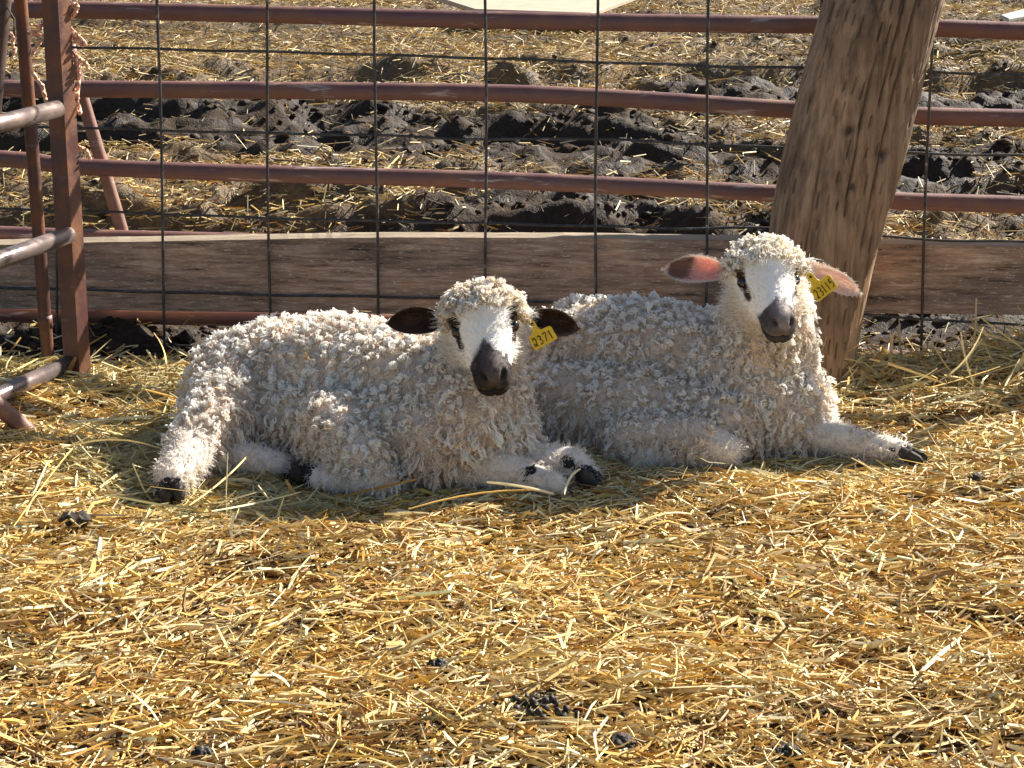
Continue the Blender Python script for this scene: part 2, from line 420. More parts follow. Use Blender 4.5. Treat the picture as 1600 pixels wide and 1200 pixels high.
# --- timber post
def timber_post():
    axis_px = [(1268, 640), (1272, 590), (1281, 480), (1303, 330), (1336, 170), (1381, 0), (1397, -55), (1411, -108)]
    rr_ = [.083, .090, .099, .109, .1075, .1045, .101, .098]
    PY_ = 3.285
    ax = catmull([list(at(px, py, PY_ + .02 * i)) + [r_] for i, ((px, py), r_) in enumerate(zip(axis_px, rr_))], 44)
    n_, s_ = len(ax), 250
    cen, rad = ax[:, :3], ax[:, 3]
    A = np.linspace(0, 2 * math.pi, s_, endpoint=False)
    AA, ZZ = np.meshgrid(A, np.arange(n_)); zz = cen[ZZ[:, 0]][:, 2][:, None] * np.ones_like(AA)
    dirx, diry = np.cos(AA), np.sin(AA)
    arc = AA * .105
    rmul = (1 + .14 * (1 - sstep(.35, .6, zz)) * sstep(-1.2, -.2, (AA + math.pi) % (2 * math.pi) - math.pi) * (AA > math.pi)) * 1.0 + .05 * (fbm(np.cos(AA) * 1.2 + 5, np.sin(AA) * 1.2 + zz * 1.1, 3, 3) - .5) * 2
    # split face on the right hand side (angle about -35 deg .. 20 deg), wandering with height
    dep = np.zeros_like(AA)
    am = (AA + math.pi) % (2 * math.pi) - math.pi
    edge = -.78 + .35 * zz + .10 * (fbm(zz * 6, zz * 0 + 2, 9, 3) - .5)
    edge = -1.24 + 1.45 * np.clip(zz, 0, .62) + .12 * (fbm(zz * 7, zz * 0 + 2, 9, 3) - .5)
    chip = sstep(edge - .02, edge + .04, am) * (1 - sstep(.45, .6, am)) * (1 - sstep(.58, .72, zz))
    facet = np.cos(edge - .08) / np.maximum(.5, np.cos(am - .08)) * 1.0
    dep -= chip * np.clip(1 - facet, 0, .30) * .105
    dep -= chip * .004 * (fbm(arc * 60, zz * 9, 19, 3))
    # incising slits in staggered rows
    dark = np.zeros_like(AA)
    pitch_a, pitch_z = .0165, .098
    for off_a, off_z in ((0, 0), (.5, .5)):
        u = arc / pitch_a + off_a + .10 * np.sin(zz * 7); iu = np.floor(u)
        jit = _hash(iu, np.zeros_like(iu), 7 + int(off_a * 10))
        vv = (zz + .02 * am) / pitch_z + off_z + .18 * (jit - .5); iv = np.floor(vv)
        h1 = _hash(iu, iv, 12); h2 = _hash(iu, iv, 13)
        fu = (u - iu - .5) * pitch_a + (h2 - .5) * .003; fv = (vv - iv - .5) * pitch_z
        ln = (.007 + .013 * h1) * (h2 > .22)
        slit = np.exp(-(fu / (.0007 + .0006 * h1))**2) * (1 - sstep(ln * .8, ln + 1e-4, np.abs(fv)))
        slit *= 1 - chip
        dark = np.maximum(dark, slit); dep -= slit * .006
    # long drying checks
    for a0, z0, z1, wd in ((-1.18, .22, .80, .0022), (-1.62, .30, .62, .0016), (-2.1, .1, .5, .0014), (-.98, .0, .35, .0014), (-1.4, .48, 1.0, .0016), (.6, .1, .9, .003), (2.2, .0, .8, .003)):
        d_ = (am - a0 - .10 * (fbm(zz * 5, zz * 0 + a0 * 9, 33, 3) - .5) + .12 * (zz - z0)) * .105
        c_ = np.exp(-(d_ / wd)**2) * sstep(z0, z0 + .06, zz) * (1 - sstep(z1 - .1, z1, zz))
        dark = np.maximum(dark, c_); dep -= c_ * .009
    # knots / nail holes
    for a0, z0, r0 in ((-1.80, .455, .007), (-1.12, .415, .008), (-1.55, .36, .005)):
        d_ = np.hypot((am - a0) * .105, zz - z0); dep -= .007 * np.exp(-(d_ / r0)**4); dark = np.maximum(dark, np.exp(-(d_ / (r0 * 1.3))**2))
    dep += .0012 * (fbm(arc * 260, zz * 14, 44, 3) - .5) * 2
    RR = rad[:, None] * rmul + dep
    V = cen[:, None, :] + np.stack([dirx * RR, diry * RR, np.zeros_like(RR)], -1)
    c = np.ones(V.shape); c *= (1 - .72 * dark)[..., None]  # weathered dark insides of the cracks, with groove shade painted in
    c *= (1 + chip[..., None] * np.array([.75, .72, .62]))
    org = cen[20].copy()
    I_ = np.arange(n_ * s_).reshape(n_, s_); J = np.roll(I_, -1, 1)
    Fq = np.stack([I_[:-1], J[:-1], J[1:], I_[1:]], -1).reshape(-1, 4)
    V = V.reshape(-1, 3); c = c.reshape(-1, 3)
    topc = cen[-1] + np.array([0, 0, .004])
    V = np.vstack([V, topc]); c = np.vstack([c, [[1, 1, 1]]])
    capq = np.array([(I_[-1, k], I_[-1, (k + 1) % s_], I_[-1, (k + 2) % s_], len(V) - 1) for k in range(0, s_, 2)])
    me = mesh_np('timber_post', V - org, np.vstack([Fq, capq]), True, c)
    o = link('timber_post', me, M_POST); o.location = org
    tag(o, 'thick leaning round timber post with split bark side beside the right lamb', 'post')
timber_post()

# ================================================================== GATE at the left edge
gate = empty('pipe_gate', tuple(on_ground(122, 612)))
tag(gate, 'rusty pipe gate with square end tube at the left edge of the pen', 'gate')
GY = 3.235
def square_tube(name, p0, p1, half, ang, mat, parent):
    p0, p1 = np.array(p0), np.array(p1); ax = nrm(p1 - p0)
    e1 = np.array([math.cos(ang), math.sin(ang), 0]); e1 = nrm(e1 - ax * np.dot(e1, ax)); e2 = np.cross(ax, e1)
    bm = bmesh.new(); rings = []
    ns = 24
    for i in range(ns + 1):
        c = p0 + (p1 - p0) * i / ns
        rings.append([bm.verts.new(c + e1 * half * sx + e2 * half * sy) for sx, sy in ((-1, -1), (1, -1), (1, 1), (-1, 1))])
    for a, b_ in zip(rings, rings[1:]):
        for k in range(4): bm.faces.new((a[k], a[(k+1) % 4], b_[(k+1) % 4], b_[k]))
    bm.faces.new(rings[0][::-1]); bm.faces.new(rings[-1])
    le = [e for e in bm.edges if abs(np.dot(nrm(np.array(e.verts[1].co - e.verts[0].co)), ax)) > .9]
    bmesh.ops.bevel(bm, geom=le, offset=.004, segments=2, affect='EDGES')
    me = bpy.data.meshes.new(name); bm.to_mesh(me); bm.free()
    for v in me.vertices: v.co -= Vector(parent.location)
    return link(name, me, mat, parent)
sq_top, sq_bot = at(87, 0, GY + .02), at(124, 625, GY)
sq_dir = sq_top - sq_bot
square_tube('end_tube', sq_bot - sq_dir * .06, sq_bot + sq_dir * 1.55, .0165, R(-24), M_SQPOST, gate)
gdir = nrm(np.array([-math.sin(R(23)), -math.cos(R(23)), 0.0]))
for (px, py) in ((90, 170), (108, 367), (106, 569), (72, -35)):
    p0 = at(px, py, GY - .012); L = 1.25
    child_tube('gate_rail', [p0 + gdir * L * t for t in np.linspace(0, 1, 8)], .0148, M_GATE, gate, 16)
# far upright of the neighbouring gate, seen behind the end tube
back_up = empty('pipe_gate', tuple(on_ground(78, 590)))
tag(back_up, 'slim round rusty upright pipe standing just left of the square tube', 'gate upright')
child_tube('upright', [at(26, -120, 3.36), at(32, 0, 3.355), at(52, 250, 3.345), at(76, 575, 3.33), at(81, 640, 3.33)], .0115, M_SQPOST, back_up, 14)
child_tube('hinge_collar', [at(70, 492, 3.336), at(71, 512, 3.335)], .0135, M_SQPOST, back_up, 14)
edge_up = empty('pipe_gate', tuple(on_ground(-12, 560)))
tag(edge_up, 'dark tilted pipe cut off by the upper left corner of the picture', 'gate upright')
child_tube('upright', [at(4, -140, 3.30), at(0, 0, 3.30), at(-18, 200, 3.30), at(-48, 430, 3.30), at(-66, 600, 3.30)], .0195, M_DARKPIPE, edge_up, 16)
child_tube('strap', [at(-4, 28, 3.285), at(12, 12, 3.28), at(22, 30, 3.285), at(22, 60, 3.29)], .0018, M_WIRE, edge_up, 6)
foot = empty('slanted_pipe', tuple(on_ground(55, 690)))
tag(foot, 'short rusty pipe stub slanting into the straw under the gate rails', 'pipe')
child_tube('stub', [at(-70, 560, 2.93), at(-10, 628, 2.95), at(30, 662, 2.965), at(62, 694, 2.97), at(90, 730, 2.99)], .0148, M_BRACE, foot, 16)
child_tube('weld_collar', [at(52, 684, 2.968), at(60, 692, 2.97)], .0165, M_BRACE, foot, 16)

# twine tied round the end tube
twine = empty('baling_twine', tuple(at(112, 60, GY - .03)))
tag(twine, 'frayed faded orange baling twine knotted round the square gate tube', 'twine')
TY = GY + .035
tw = [[(62, 38), (70, 36), (104, 14), (114, 10), (120, 18), (108, 30), (106, 42), (112, 52), (126, 60), (134, 70), (124, 66), (110, 50)],
      [(108, 40), (118, 52), (128, 62), (131, 72), (120, 66), (110, 58), (108, 72), (113, 92), (111, 110), (114, 130), (117, 146), (123, 155)],
      [(112, 80), (120, 88), (128, 94), (135, 100), (138, 110)],
      [(108, 88), (116, 84), (124, 92), (122, 104), (124, 120), (122, 140), (120, 165), (116, 175), (118, 158)],
      [(46, 38), (56, 40), (66, 44), (50, 50), (44, 52), (58, 53), (68, 56)],
      [(66, 62), (58, 72), (52, 82), (50, 88)],
      [(50, 112), (58, 124), (66, 136), (70, 150), (73, 160), (68, 146), (66, 132)],
      [(118, 225), (126, 230), (134, 234), (139, 242), (141, 250)],
      [(16, 50), (21, 60), (20, 72), (24, 80), (19, 90)],
      [(114, 128), (111, 150), (118, 170), (126, 178), (121, 160), (112, 146)],
      [(116, 20), (122, 10), (117, 6), (110, 9), (108, 18)]]
for i, t_ in enumerate(tw):
    jj = random.Random(i)
    pts = [at(px, py, TY + .008 * math.sin(k * 1.7 + i) - (.075 if 20 < px < 1 else 0)) for k, (px, py) in enumerate(catmull(t_, 5))]
    child_tube('strand', pts, .0027 + .0009 * jj.random(), M_TWINE, twine, 6, .6)

# ================================================================== things lying in the yard
def slab(name, px_pts, z, th, mat, label, cat):
    tops = [on_ground(px, py, z) for px, py in px_pts]
    org = np.mean(tops, 0); bm = bmesh.new()
    vt = [bm.verts.new(p - org) for p in tops]; vb = [bm.verts.new(p - org - np.array([0, 0, th])) for p in tops]
    bm.faces.new(vt); bm.faces.new(vb[::-1])
    for k in range(len(vt)):
        k2 = (k + 1) % len(vt); bm.faces.new((vt[k], vb[k], vb[k2], vt[k2]))
    bmesh.ops.recalc_face_normals(bm, faces=bm.faces)
    bmesh.ops.bevel(bm, geom=list(bm.edges), offset=.003, segments=1, affect='EDGES')
    me = bpy.data.meshes.new(name); bm.to_mesh(me); bm.free()
    o = link(name, me, mat); o.location = org
    tag(o, label, cat); return o
slab('plywood_board', [(660, -12), (742, 14), (925, 20), (1010, -12)], .09, .02, M_BOARD, 'pale plywood board lying on the yard behind the top rail', 'board')
slab('scrap_board', [(1563, 23), (1576, 29), (1640, 18), (1606, 12)], .10, .015, M_SLAT, 'small grey scrap board at the top right beyond the rails', 'board')

# ================================================================== LAMBS
def capsule_sd(P, a, b, ra, rb):
    ab = b - a; t = np.clip(((P - a) @ ab) / (ab @ ab + 1e-12), 0, 1)
    return np.linalg.norm(P - (a + t[:, None] * ab), axis=1) - (ra + (rb - ra) * t)
HEAD_ST = np.array([  # distance from poll, half width, half height, vertical offset
    (.010, .020, .016, -.012), (.018, .038, .032, -.012), (.034, .050, .042, -.012), (.056, .0545, .046, -.013), (.078, .050, .046, -.016),
    (.100, .047, .043, -.021), (.122, .0405, .0385, -.025), (.143, .0335, .0345, -.027), (.162, .0322, .0320, -.027), (.177, .0305, .0295, -.028),
    (.187, .0250, .0240, -.029), (.193, .0135, .0130, -.030)])
class Head:
    def __init__(s, eye_px, Yd, yaw, pitch, roll, scale=1.0, muzzle=1.0):
        s.st = HEAD_ST.copy(); km = 1 - (1 - muzzle) * sstep(.095, .14, s.st[:, 0]); s.st[:, 1] *= km; s.st[:, 2] *= .5 + .5 * km
        y, p = R(yaw), R(pitch)
        f = np.array([math.sin(y) * math.cos(p), -math.cos(y) * math.cos(p), -math.sin(p)])
        side = nrm(np.cross(f, [0, 0, 1.])); up = np.cross(side, f)          # side: the lamb's right hand, image left
        r_ = R(roll); s.f = f; s.k = scale
        s.s = math.cos(r_) * side + math.sin(r_) * up; s.u = -math.sin(r_) * side + math.cos(r_) * up
        s.o = at(eye_px[0], eye_px[1], Yd) - f * .085 * scale
    def to_world(s, d, q, u): return s.o + s.k * (np.asarray(d)[..., None] * s.f + np.asarray(q)[..., None] * s.s + np.asarray(u)[..., None] * s.u)
    def local(s, P):
        D = (P - s.o) / s.k; return D @ s.f, D @ s.s, D @ s.u
    def prof(s, d):
        return [np.interp(d, s.st[:, 0], s.st[:, c]) for c in (1, 2, 3)]
    def sd(s, P):
        d, q, u = s.local(P); w_, h_, c_ = s.prof(d)
        k = np.sqrt((q / w_)**2 + ((u - c_) / h_)**2)
        out = np.maximum(0, np.maximum(d - .193, .01 - d))
        return ((k - 1) * np.minimum(w_, h_) + out) * s.k
    def verts(s):
        V = []; F4 = []; ns = 28
        for i, (d, w_, h_, c_) in enumerate(s.st):
            for k in range(ns):
                a = 2 * math.pi * k / ns; ca, sa = math.cos(a), math.sin(a)
                e = .86                                                          # slightly boxy section
                q = w_ * math.copysign(abs(ca)**e, ca); u = c_ + h_ * math.copysign(abs(sa)**e, sa)
                if sa > 0: u -= .010 * (abs(ca)**2) * (1 if d > .06 else 0)       # bridge of the nose is narrower than the jaw
                V.append(s.to_world(d, q, u))
        n_ = len(s.st)
        for i in range(n_ - 1):
            for k in range(ns): F4.append((i*ns+k, i*ns+(k+1) % ns, (i+1)*ns+(k+1) % ns, (i+1)*ns+k))
        F4 += [tuple(range(ns))[::-1], tuple((n_-1)*ns + k for k in range(ns))]
        return V, F4

def add_capsule(bm, a, b, ra, rb):
    a, b = np.array(a, float), np.array(b, float); L = np.linalg.norm(b - a)
    ax = (b - a) / L if L > 1e-6 else np.array([1., 0, 0])
    e1 = nrm(np.cross(ax, [0, 0, 1.] if abs(ax[2]) < .9 else [1., 0, 0])); e2 = np.cross(ax, e1)
    st = [(-ra * math.cos(t), ra * math.sin(t)) for t in np.linspace(.03, math.pi / 2, 9)] + [(L + rb * math.sin(t), rb * math.cos(t)) for t in np.linspace(0, math.pi / 2 - .03, 9)]
    rings = [[bm.verts.new(a + ax * x + r_ * (math.cos(g) * e1 + math.sin(g) * e2)) for g in np.linspace(0, 2 * math.pi, 28, endpoint=False)] for x, r_ in st]
    for p, q in zip(rings, rings[1:]):
        for k in range(28): bm.faces.new((p[k], p[(k+1) % 28], q[(k+1) % 28], q[k]))
    bm.faces.new(rings[0][::-1]); bm.faces.new(rings[-1])

def lerp(a, b, t): return a + (b - a) * t
def strands_locks(P, Nn, D, L, hr, turns, sub, K, rbase, rtip, ctip, cbase, spread, rg, droop=0.0, uncurl=0.0, conv=None, phase=None, hand=None):
    """curly locks: every lock is sub strands that follow one helix. returns (points, radii, colours)"""
    n = len(P); T = np.linspace(0, 1, K)
    e1 = nrm(np.cross(D, np.array([.31, .52, .8]))); e2 = np.cross(D, e1)
    ph = rg.uniform(0, 2 * np.pi, n) if phase is None else phase + rg.normal(0, .35, n); sg = np.where(rg.random(n) < .5, -1, 1) if hand is None else hand
    pos = []; rad = []; col = []
    for k in range(sub):
        off = (e1 * rg.normal(0, spread, n)[:, None] + e2 * rg.normal(0, spread, n)[:, None])
        ph2 = ph + rg.normal(0, .32, n); hr2 = hr * rg.uniform(.75, 1.2, n); L2 = L * rg.uniform(.85, 1.1, n)
        ang = sg[:, None] * 2 * np.pi * turns[:, None] * T**(1.15) + ph2[:, None]
        rr = hr2[:, None] * (np.minimum(1, T * 2.2) * (1 - uncurl * T))
        q = P[:, None, :] + off[:, None, :] * (1 - .35 * T)[None, :, None] + D[:, None, :] * (L2[:, None] * (T - .12))[..., None]
        q = q + e1[:, None, :] * ((np.cos(ang) - np.cos(ph2)[:, None] * (1 - T)) * rr)[..., None] + e2[:, None, :] * ((np.sin(ang) - np.sin(ph2)[:, None] * (1 - T)) * rr)[..., None]
        if conv is not None: q = q + conv[:, None, :] * (.80 * T**.75)[None, :, None]
        q[..., 2] -= droop * L2[:, None] * T**2
        pos.append(q.reshape(-1, 3))
        rad.append(np.broadcast_to(rbase + (rtip - rbase) * T**1.3, (n, K)).ravel())
        cc = cbase[:, None, :] + (ctip - cbase)[:, None, :] * np.clip(T * 1.25, 0, 1)[None, :, None]
        cc = cc * rg.uniform(.88, 1.08, n)[:, None, None]
        col.append(cc.reshape(-1, 3))
    return np.vstack(pos), np.concatenate(rad), np.vstack(col), K, n * sub
def strands_hair(P, D, L, K, rbase, rtip, c, rg, bend=.25):
    n = len(P); T = np.linspace(0, 1, K); b_ = nrm(rg.normal(0, 1, (n, 3)))
    q = P[:, None, :] + D[:, None, :] * (L[:, None] * (T - .08))[..., None] + b_[:, None, :] * (L[:, None] * bend * T**2)[..., None]
    cc = (c * rg.uniform(.85, 1.1, n)[:, None])[:, None, :] * np.ones((1, K, 1))
    return q.reshape(-1, 3), np.broadcast_to(rbase + (rtip - rbase) * T, (n, K)).ravel(), cc.reshape(-1, 3), K, n
def hair_object(name, batches, mat, parent):
    cu = bpy.data.hair_curves.new(name)
    sizes = []
    for b_ in batches: sizes += [b_[3]] * b_[4]
    cu.add_curves(sizes)
    pos = np.vstack([b_[0] for b_ in batches]).astype(np.float32) - np.array(parent.location, np.float32)
    rad = np.concatenate([b_[1] for b_ in batches]).astype(np.float32)
    col = np.ones((len(pos), 4), np.float32); col[:, :3] = np.clip(np.vstack([b_[2] for b_ in batches]), 0, .95)
    cu.attributes['position'].data.foreach_set('vector', pos.ravel())
    a = cu.attributes.get('radius') or cu.attributes.new('radius', 'FLOAT', 'POINT'); a.data.foreach_set('value', rad)
    a = cu.attributes.new('Col', 'FLOAT_COLOR', 'POINT'); a.data.foreach_set('color', col.ravel())
    return link(name, cu, mat, parent)

def ear(parent, root, tip, facing, width, cup, c_in, c_rim, c_out, twist=0.0, seed=0):
    root, tip = np.array(root), np.array(tip); ax = nrm(tip - root); L = np.linalg.norm(tip - root)
    nf = nrm(np.array(facing) - ax * np.dot(facing, ax)); wd = np.cross(ax, nf)
    nu, nv = 26, 17; Vf = []; Vb = []; Cf = []; Cb = []
    for i in range(nu):
        u = i / (nu - 1)
        wprof = width * float(np.interp(u, [0, .12, .28, .42, .58, .72, .84, .93, .98, 1], [.42, .66, .92, 1.0, .99, .86, .64, .38, .18, .04]))
        tw_ = twist * (1 - u); 
        for j in range(nv):
            v = -1 + 2 * j / (nv - 1)
            n2 = nf * math.cos(tw_) + wd * math.sin(tw_); w2 = wd * math.cos(tw_) - nf * math.sin(tw_)
            fold = cup * (1.25 - u) * (v * v)
            p = root + ax * L * u + w2 * wprof * v * (1 - .25 * abs(v) * (1 - u)) + n2 * (fold - .006 * math.sin(u * 3.14) )
            p = p + np.array([0, 0, -.010 * u * u])
            Vf.append(p); Vb.append(p - n2 * (.0032 if abs(v) < .98 and u < .99 else .0008))
            rim = max(sstep(.66, .96, abs(v)), sstep(.86, .98, u))
            nzz = float(vnoise(np.array(u * 6. + seed), np.array(v * 3.), 50 + seed))
            ci = np.array(c_in[0]) * (1 - nzz) + np.array(c_in[1]) * nzz
            if len(c_in) > 2: ci = lerp(ci, np.array(c_in[2]), sstep(.52, .62, u + .12 * (nzz - .5) + .1 * v) * (1 - sstep(.88, .95, u)))
            Cf.append(lerp(ci, np.array(c_rim), rim)); Cb.append(np.array(c_out))
    I_ = np.arange(nu * nv).reshape(nu, nv); o_ = nu * nv; Fq = []
    for i in range(nu - 1):
        for j in range(nv - 1):
            Fq.append((I_[i, j], I_[i+1, j], I_[i+1, j+1], I_[i, j+1])); Fq.append((o_+I_[i, j], o_+I_[i, j+1], o_+I_[i+1, j+1], o_+I_[i+1, j]))
    bd = [(i, 0) for i in range(nu)] + [(nu-1, j) for j in range(1, nv)] + [(i, nv-1) for i in range(nu-2, -1, -1)] + [(0, j) for j in range(nv-2, 0, -1)]
    for a, b_ in zip(bd, bd[1:] + bd[:1]): Fq.append((I_[a], I_[b_], o_+I_[b_], o_+I_[a]))
    V = np.array(Vf + Vb); C = np.array(Cf + Cb)
    me = mesh_np('ear', V - np.array(parent.location), np.array(Fq), True, C)
    link('ear', me, M_EAR, parent)
    # rim points for fuzz
    Vf = np.array(Vf).reshape(nu, nv, 3)
    rim_p = np.vstack([Vf[:, 0], Vf[:, -1], Vf[-1]]); return rim_p, ax, nf, Vf

FLEECE = []
def build_lamb(label, caps, head, skin_c, leg_dark, seed, white, tan, ears, hooves, topknot_c):
    rg = np.random.default_rng(seed)
    prims = [(np.array(at(*a[:3])), np.array(at(*b_[:3])), a[3], b_[3], kind) for a, b_, kind in caps]
    bm = bmesh.new()
    for a, b_, ra, rb, kind in prims: add_capsule(bm, a, b_, ra, rb)
    hv, hf = head.verts(); off = [bm.verts.new(v) for v in hv]
    for f_ in hf: bm.faces.new([off[i] for i in f_])
    bmesh.ops.recalc_face_normals(bm, faces=bm.faces)
    me = bpy.data.meshes.new('tmp'); bm.to_mesh(me); bm.free()
    tmp = bpy.data.objects.new('tmp', me); COL.objects.link(tmp)
    md = tmp.modifiers.new('r', 'REMESH'); md.mode = 'VOXEL'; md.voxel_size = .0034
    ms = tmp.modifiers.new('s', 'SMOOTH'); ms.factor = .5; ms.iterations = 6
    dg = bpy.context.evaluated_depsgraph_get(); dg.update()
    body = bpy.data.meshes.new_from_object(tmp.evaluated_get(dg))
    bpy.data.objects.remove(tmp); bpy.data.meshes.remove(me)
    nvt = len(body.vertices); P = np.empty(nvt * 3, np.float32); body.vertices.foreach_get('co', P); P = P.reshape(-1, 3).astype(float)
    NM = np.empty(nvt * 3, np.float32); body.vertices.foreach_get('normal', NM); NM = NM.reshape(-1, 3).astype(float)
    # face relief: nostrils, mouth, brow
    d, q, u = head.local(P); hsd = head.sd(P); on_head = hsd < .006
    disp = np.zeros(nvt)
    for sx in (-1, 1):
        disp -= .0090 * np.exp(-(((d - .181) / .012)**2 + ((q - sx * (.0150 + .5 * (u + .010))) / .0040)**2 + ((u + .010) / .0065)**2))
        disp += .0030 * np.exp(-(((d - .172) / .009)**2 + ((q - sx * .0205) / .006)**2 + ((u + .009) / .008)**2))
        disp += .0045 * np.exp(-(((d - .070) / .014)**2 + ((q - sx * .046) / .010)**2 + ((u - .008) / .010)**2))   # brow
        disp -= .0050 * np.exp(-(((d - .088) / .010)**2 + ((q - sx * .046) / .010)**2 + ((u + .012) / .008)**2))   # eye socket
    disp -= .0080 * np.exp(-((u + .032 + .18 * np.abs(q)) / .0026)**2) * sstep(.145, .160, d)          # mouth line
    disp -= .0025 * np.exp(-(q / .0020)**2) * sstep(.178, .185, d) * (u < -.022)      # philtrum
    P2 = P + NM * (disp * on_head)[:, None]
    # ---- classify every point of the skin
    def classify(P):
        sds = np.stack([capsule_sd(P, *p[:4]) for p in prims], 1); best = sds.argmin(1); bsd = sds.min(1)
        kinds = np.array([p[4] for p in prims], dtype=object)[best]
        d, q, u = head.local(P); h = head.sd(P)
        isneck = np.array([k == 'neck' for k in kinds])
        ish = (h < .012) & ((h < bsd + .004) | (d > .05))
        return kinds, ish, d, q, u, best
    kinds, ish, d, q, u, best = classify(P)
    n1 = np.array(vnoise(d * 130 + 7, q * 130 + u * 90, 5 + seed))
    def face_colour(d, q, u, nz):
        c = np.tile(np.array([.92, .88, .82]), (len(d), 1))
        # muzzle marking
        edge = .1440 + .016 * (nz - .5) - .014 * np.exp(-((q - .004) / .012)**2) * (u > -.022) * leg_dark['stripe'] + .010 * (u < -.04)
        mz = sstep(-.004, .004, d - edge)
        mcol = np.tile(np.array(leg_dark['muzzle']), (len(d), 1))
        nost = np.zeros(len(d))
        for sx in (-1, 1): nost = np.maximum(nost, np.exp(-(((d - .181) / .013)**2 + ((q - sx * (.0150 + .5 * (u + .010))) / .0048)**2 + ((u + .010) / .007)**2)))
        low = np.maximum(np.maximum(.7 * sstep(-.034, -.040, u), np.exp(-((u + .032 + .18 * np.abs(q)) / .003)**2)), nost)
        mcol = mcol * (1 - .75 * low[:, None]) * (.65 + .7 * np.array(vnoise(d * 420 + q * 160, q * 420 - u * 300, 17)))[:, None]
        lip = np.exp(-((u + .0265 + .18 * np.abs(q)) / .0022)**2) * sstep(.15, .165, d); mcol = mcol * (1 + 1.1 * lip[:, None])
        top = sstep(-.028, -.010, u) * sstep(.024, .004, np.abs(q))
        mcol = mcol * (1 + leg_dark['nose_top'] * top[:, None])  # pale hairs plus light on top of the nose, put into the colour
        c = c * (1 - mz[:, None]) + mcol * mz[:, None]
        # eye patches run down and forwards from the eye
        for sx in (-1, 1):
            ln_ = .038 * leg_dark['run']; t = np.clip((d - .074) / ln_, 0, 1)
            qc, uc = sx * (.046 - .004 * t), .000 - .016 * t
            r_ = (.0125 - .005 * t + .006 * (nz - .5)) * leg_dark['patch']
            dd = np.sqrt((np.abs(d - (.074 + ln_ * t)))**2 + (u - uc)**2 + ((q - qc) * .45)**2)
            e = sstep(.003, -.002, dd - r_) * (q * sx > .02)
            c = c * (1 - e[:, None]) + np.array(leg_dark['eye']) * e[:, None]
        return c
    base_c = np.tile(np.array(skin_c), (nvt, 1))
    base_c[np.array([k == 'leg' for k in kinds])] = (.70, .62, .54)
    fc = face_colour(d, q, u, n1)
    base_c[ish & (d > .035)] = fc[ish & (d > .035)]
    for (cp, rad_) in leg_dark['spots']:
        base_c[np.linalg.norm(P - np.array(cp), axis=1) < rad_] = (.035, .028, .025)
    org = np.array([P[:, 0].mean(), P[:, 1].mean(), 0.0])
    body.vertices.foreach_set('co', (P2 - org).astype(np.float32).ravel())
    body.polygons.foreach_set('use_smooth', np.ones(len(body.polygons), bool)); body.update()
    set_col(body, base_c); body.name = 'lamb'
    lamb = link('lamb', body, M_SKIN); lamb.location = org; tag(lamb, label, 'lamb', 'lambs lying in the straw')
    # ---- sample the skin
    body.calc_loop_triangles(); tri = np.empty(len(body.loop_triangles) * 3, np.int32); body.loop_triangles.foreach_get('vertices', tri); tri = tri.reshape(-1, 3)
    A_ = P2[tri]; area = .5 * np.linalg.norm(np.cross(A_[:, 1] - A_[:, 0], A_[:, 2] - A_[:, 0]), axis=1); cum = np.cumsum(area)
    def sample(n):
        t = np.searchsorted(cum, rg.random(n) * cum[-1]); t = np.minimum(t, len(tri) - 1)
        r1, r2 = np.sqrt(rg.random(n)), rg.random(n); w_ = np.stack([1 - r1, r1 * (1 - r2), r1 * r2], 1)
        return (A_[t] * w_[..., None]).sum(1), nrm((NM[tri[t]] * w_[..., None]).sum(1))
    total = cum[-1]; batches = []; down = np.array([0, 0, -1.0])
    white, tan = np.array(white), np.array(tan)
    # curly fleece
    Pp, Nn = sample(int(total * 23000)); k_, h_, dd, qq, uu, bst = classify(Pp)
    leg = np.array([k == 'leg' for k in k_])
    crown = h_ & (dd < .066) & (uu > .002 - .3 * dd)
    body_m = (~h_) & (~leg) & (Pp[:, 2] > -.02)
    Pb, Nb = Pp[body_m], Nn[body_m]; n = len(Pb)
    hd, hq, hu = head.local(Pb); near = np.sqrt((hd - .06)**2 + hq**2 + (hu + .03)**2)
    keepb = near > .082 + .02 * (rg.random(n) - .5); Pb, Nb = Pb[keepb], Nb[keepb]; n = len(Pb); kb_ = k_[body_m][keepb]
    # neighbouring locks lean together into tufts with partings between them
    cc_, _ = sample(int(total * 7600)); near_c = np.empty(n, np.int64)
    for i0 in range(0, n, 2000):
        near_c[i0:i0+2000] = ((Pb[i0:i0+2000, None, :] - cc_[None]) ** 2).sum(-1).argmin(1)
    toc = cc_[near_c] - Pb; tw1 = rg.random(len(cc_))[near_c]; tw2 = rg.random(len(cc_))[near_c]; tw3 = rg.random(len(cc_))[near_c]; tph = rg.uniform(0, 6.283, len(cc_))[near_c]; tdir = rg.normal(0, 1, (len(cc_), 3))[near_c]
    clump = fbm(Pb[:, 0] * 16 + Pb[:, 2] * 9, Pb[:, 1] * 16 + Pb[:, 2] * 13, 80 + seed, 3)
    flow = rg.normal(0, 1, (n, 3)); upf = np.clip(Nb[:, 2], 0, 1)
    top = sstep(.35, .85, Nb[:, 2])
    isneck = np.array([k == 'neck' for k in kb_]); islimb = np.array([k == 'limb' for k in kb_])
    hang = (.95 - .80 * top) * np.where(islimb, .8, 1.0)
    D = nrm(Nb * rg.uniform(.38, .75, n)[:, None] + down * hang[:, None] + flow * (.07 + .08 * top)[:, None] + tdir * (.24 + .16 * top)[:, None])
    longk = lerp(.9, 1.15, clump)
    L = rg.uniform(.024, .029, n) * (.62 + .72 * tw1) * longk * np.where(isneck, .9, 1.0) * np.where(islimb, .7, 1.0) * (1 - .28 * top)
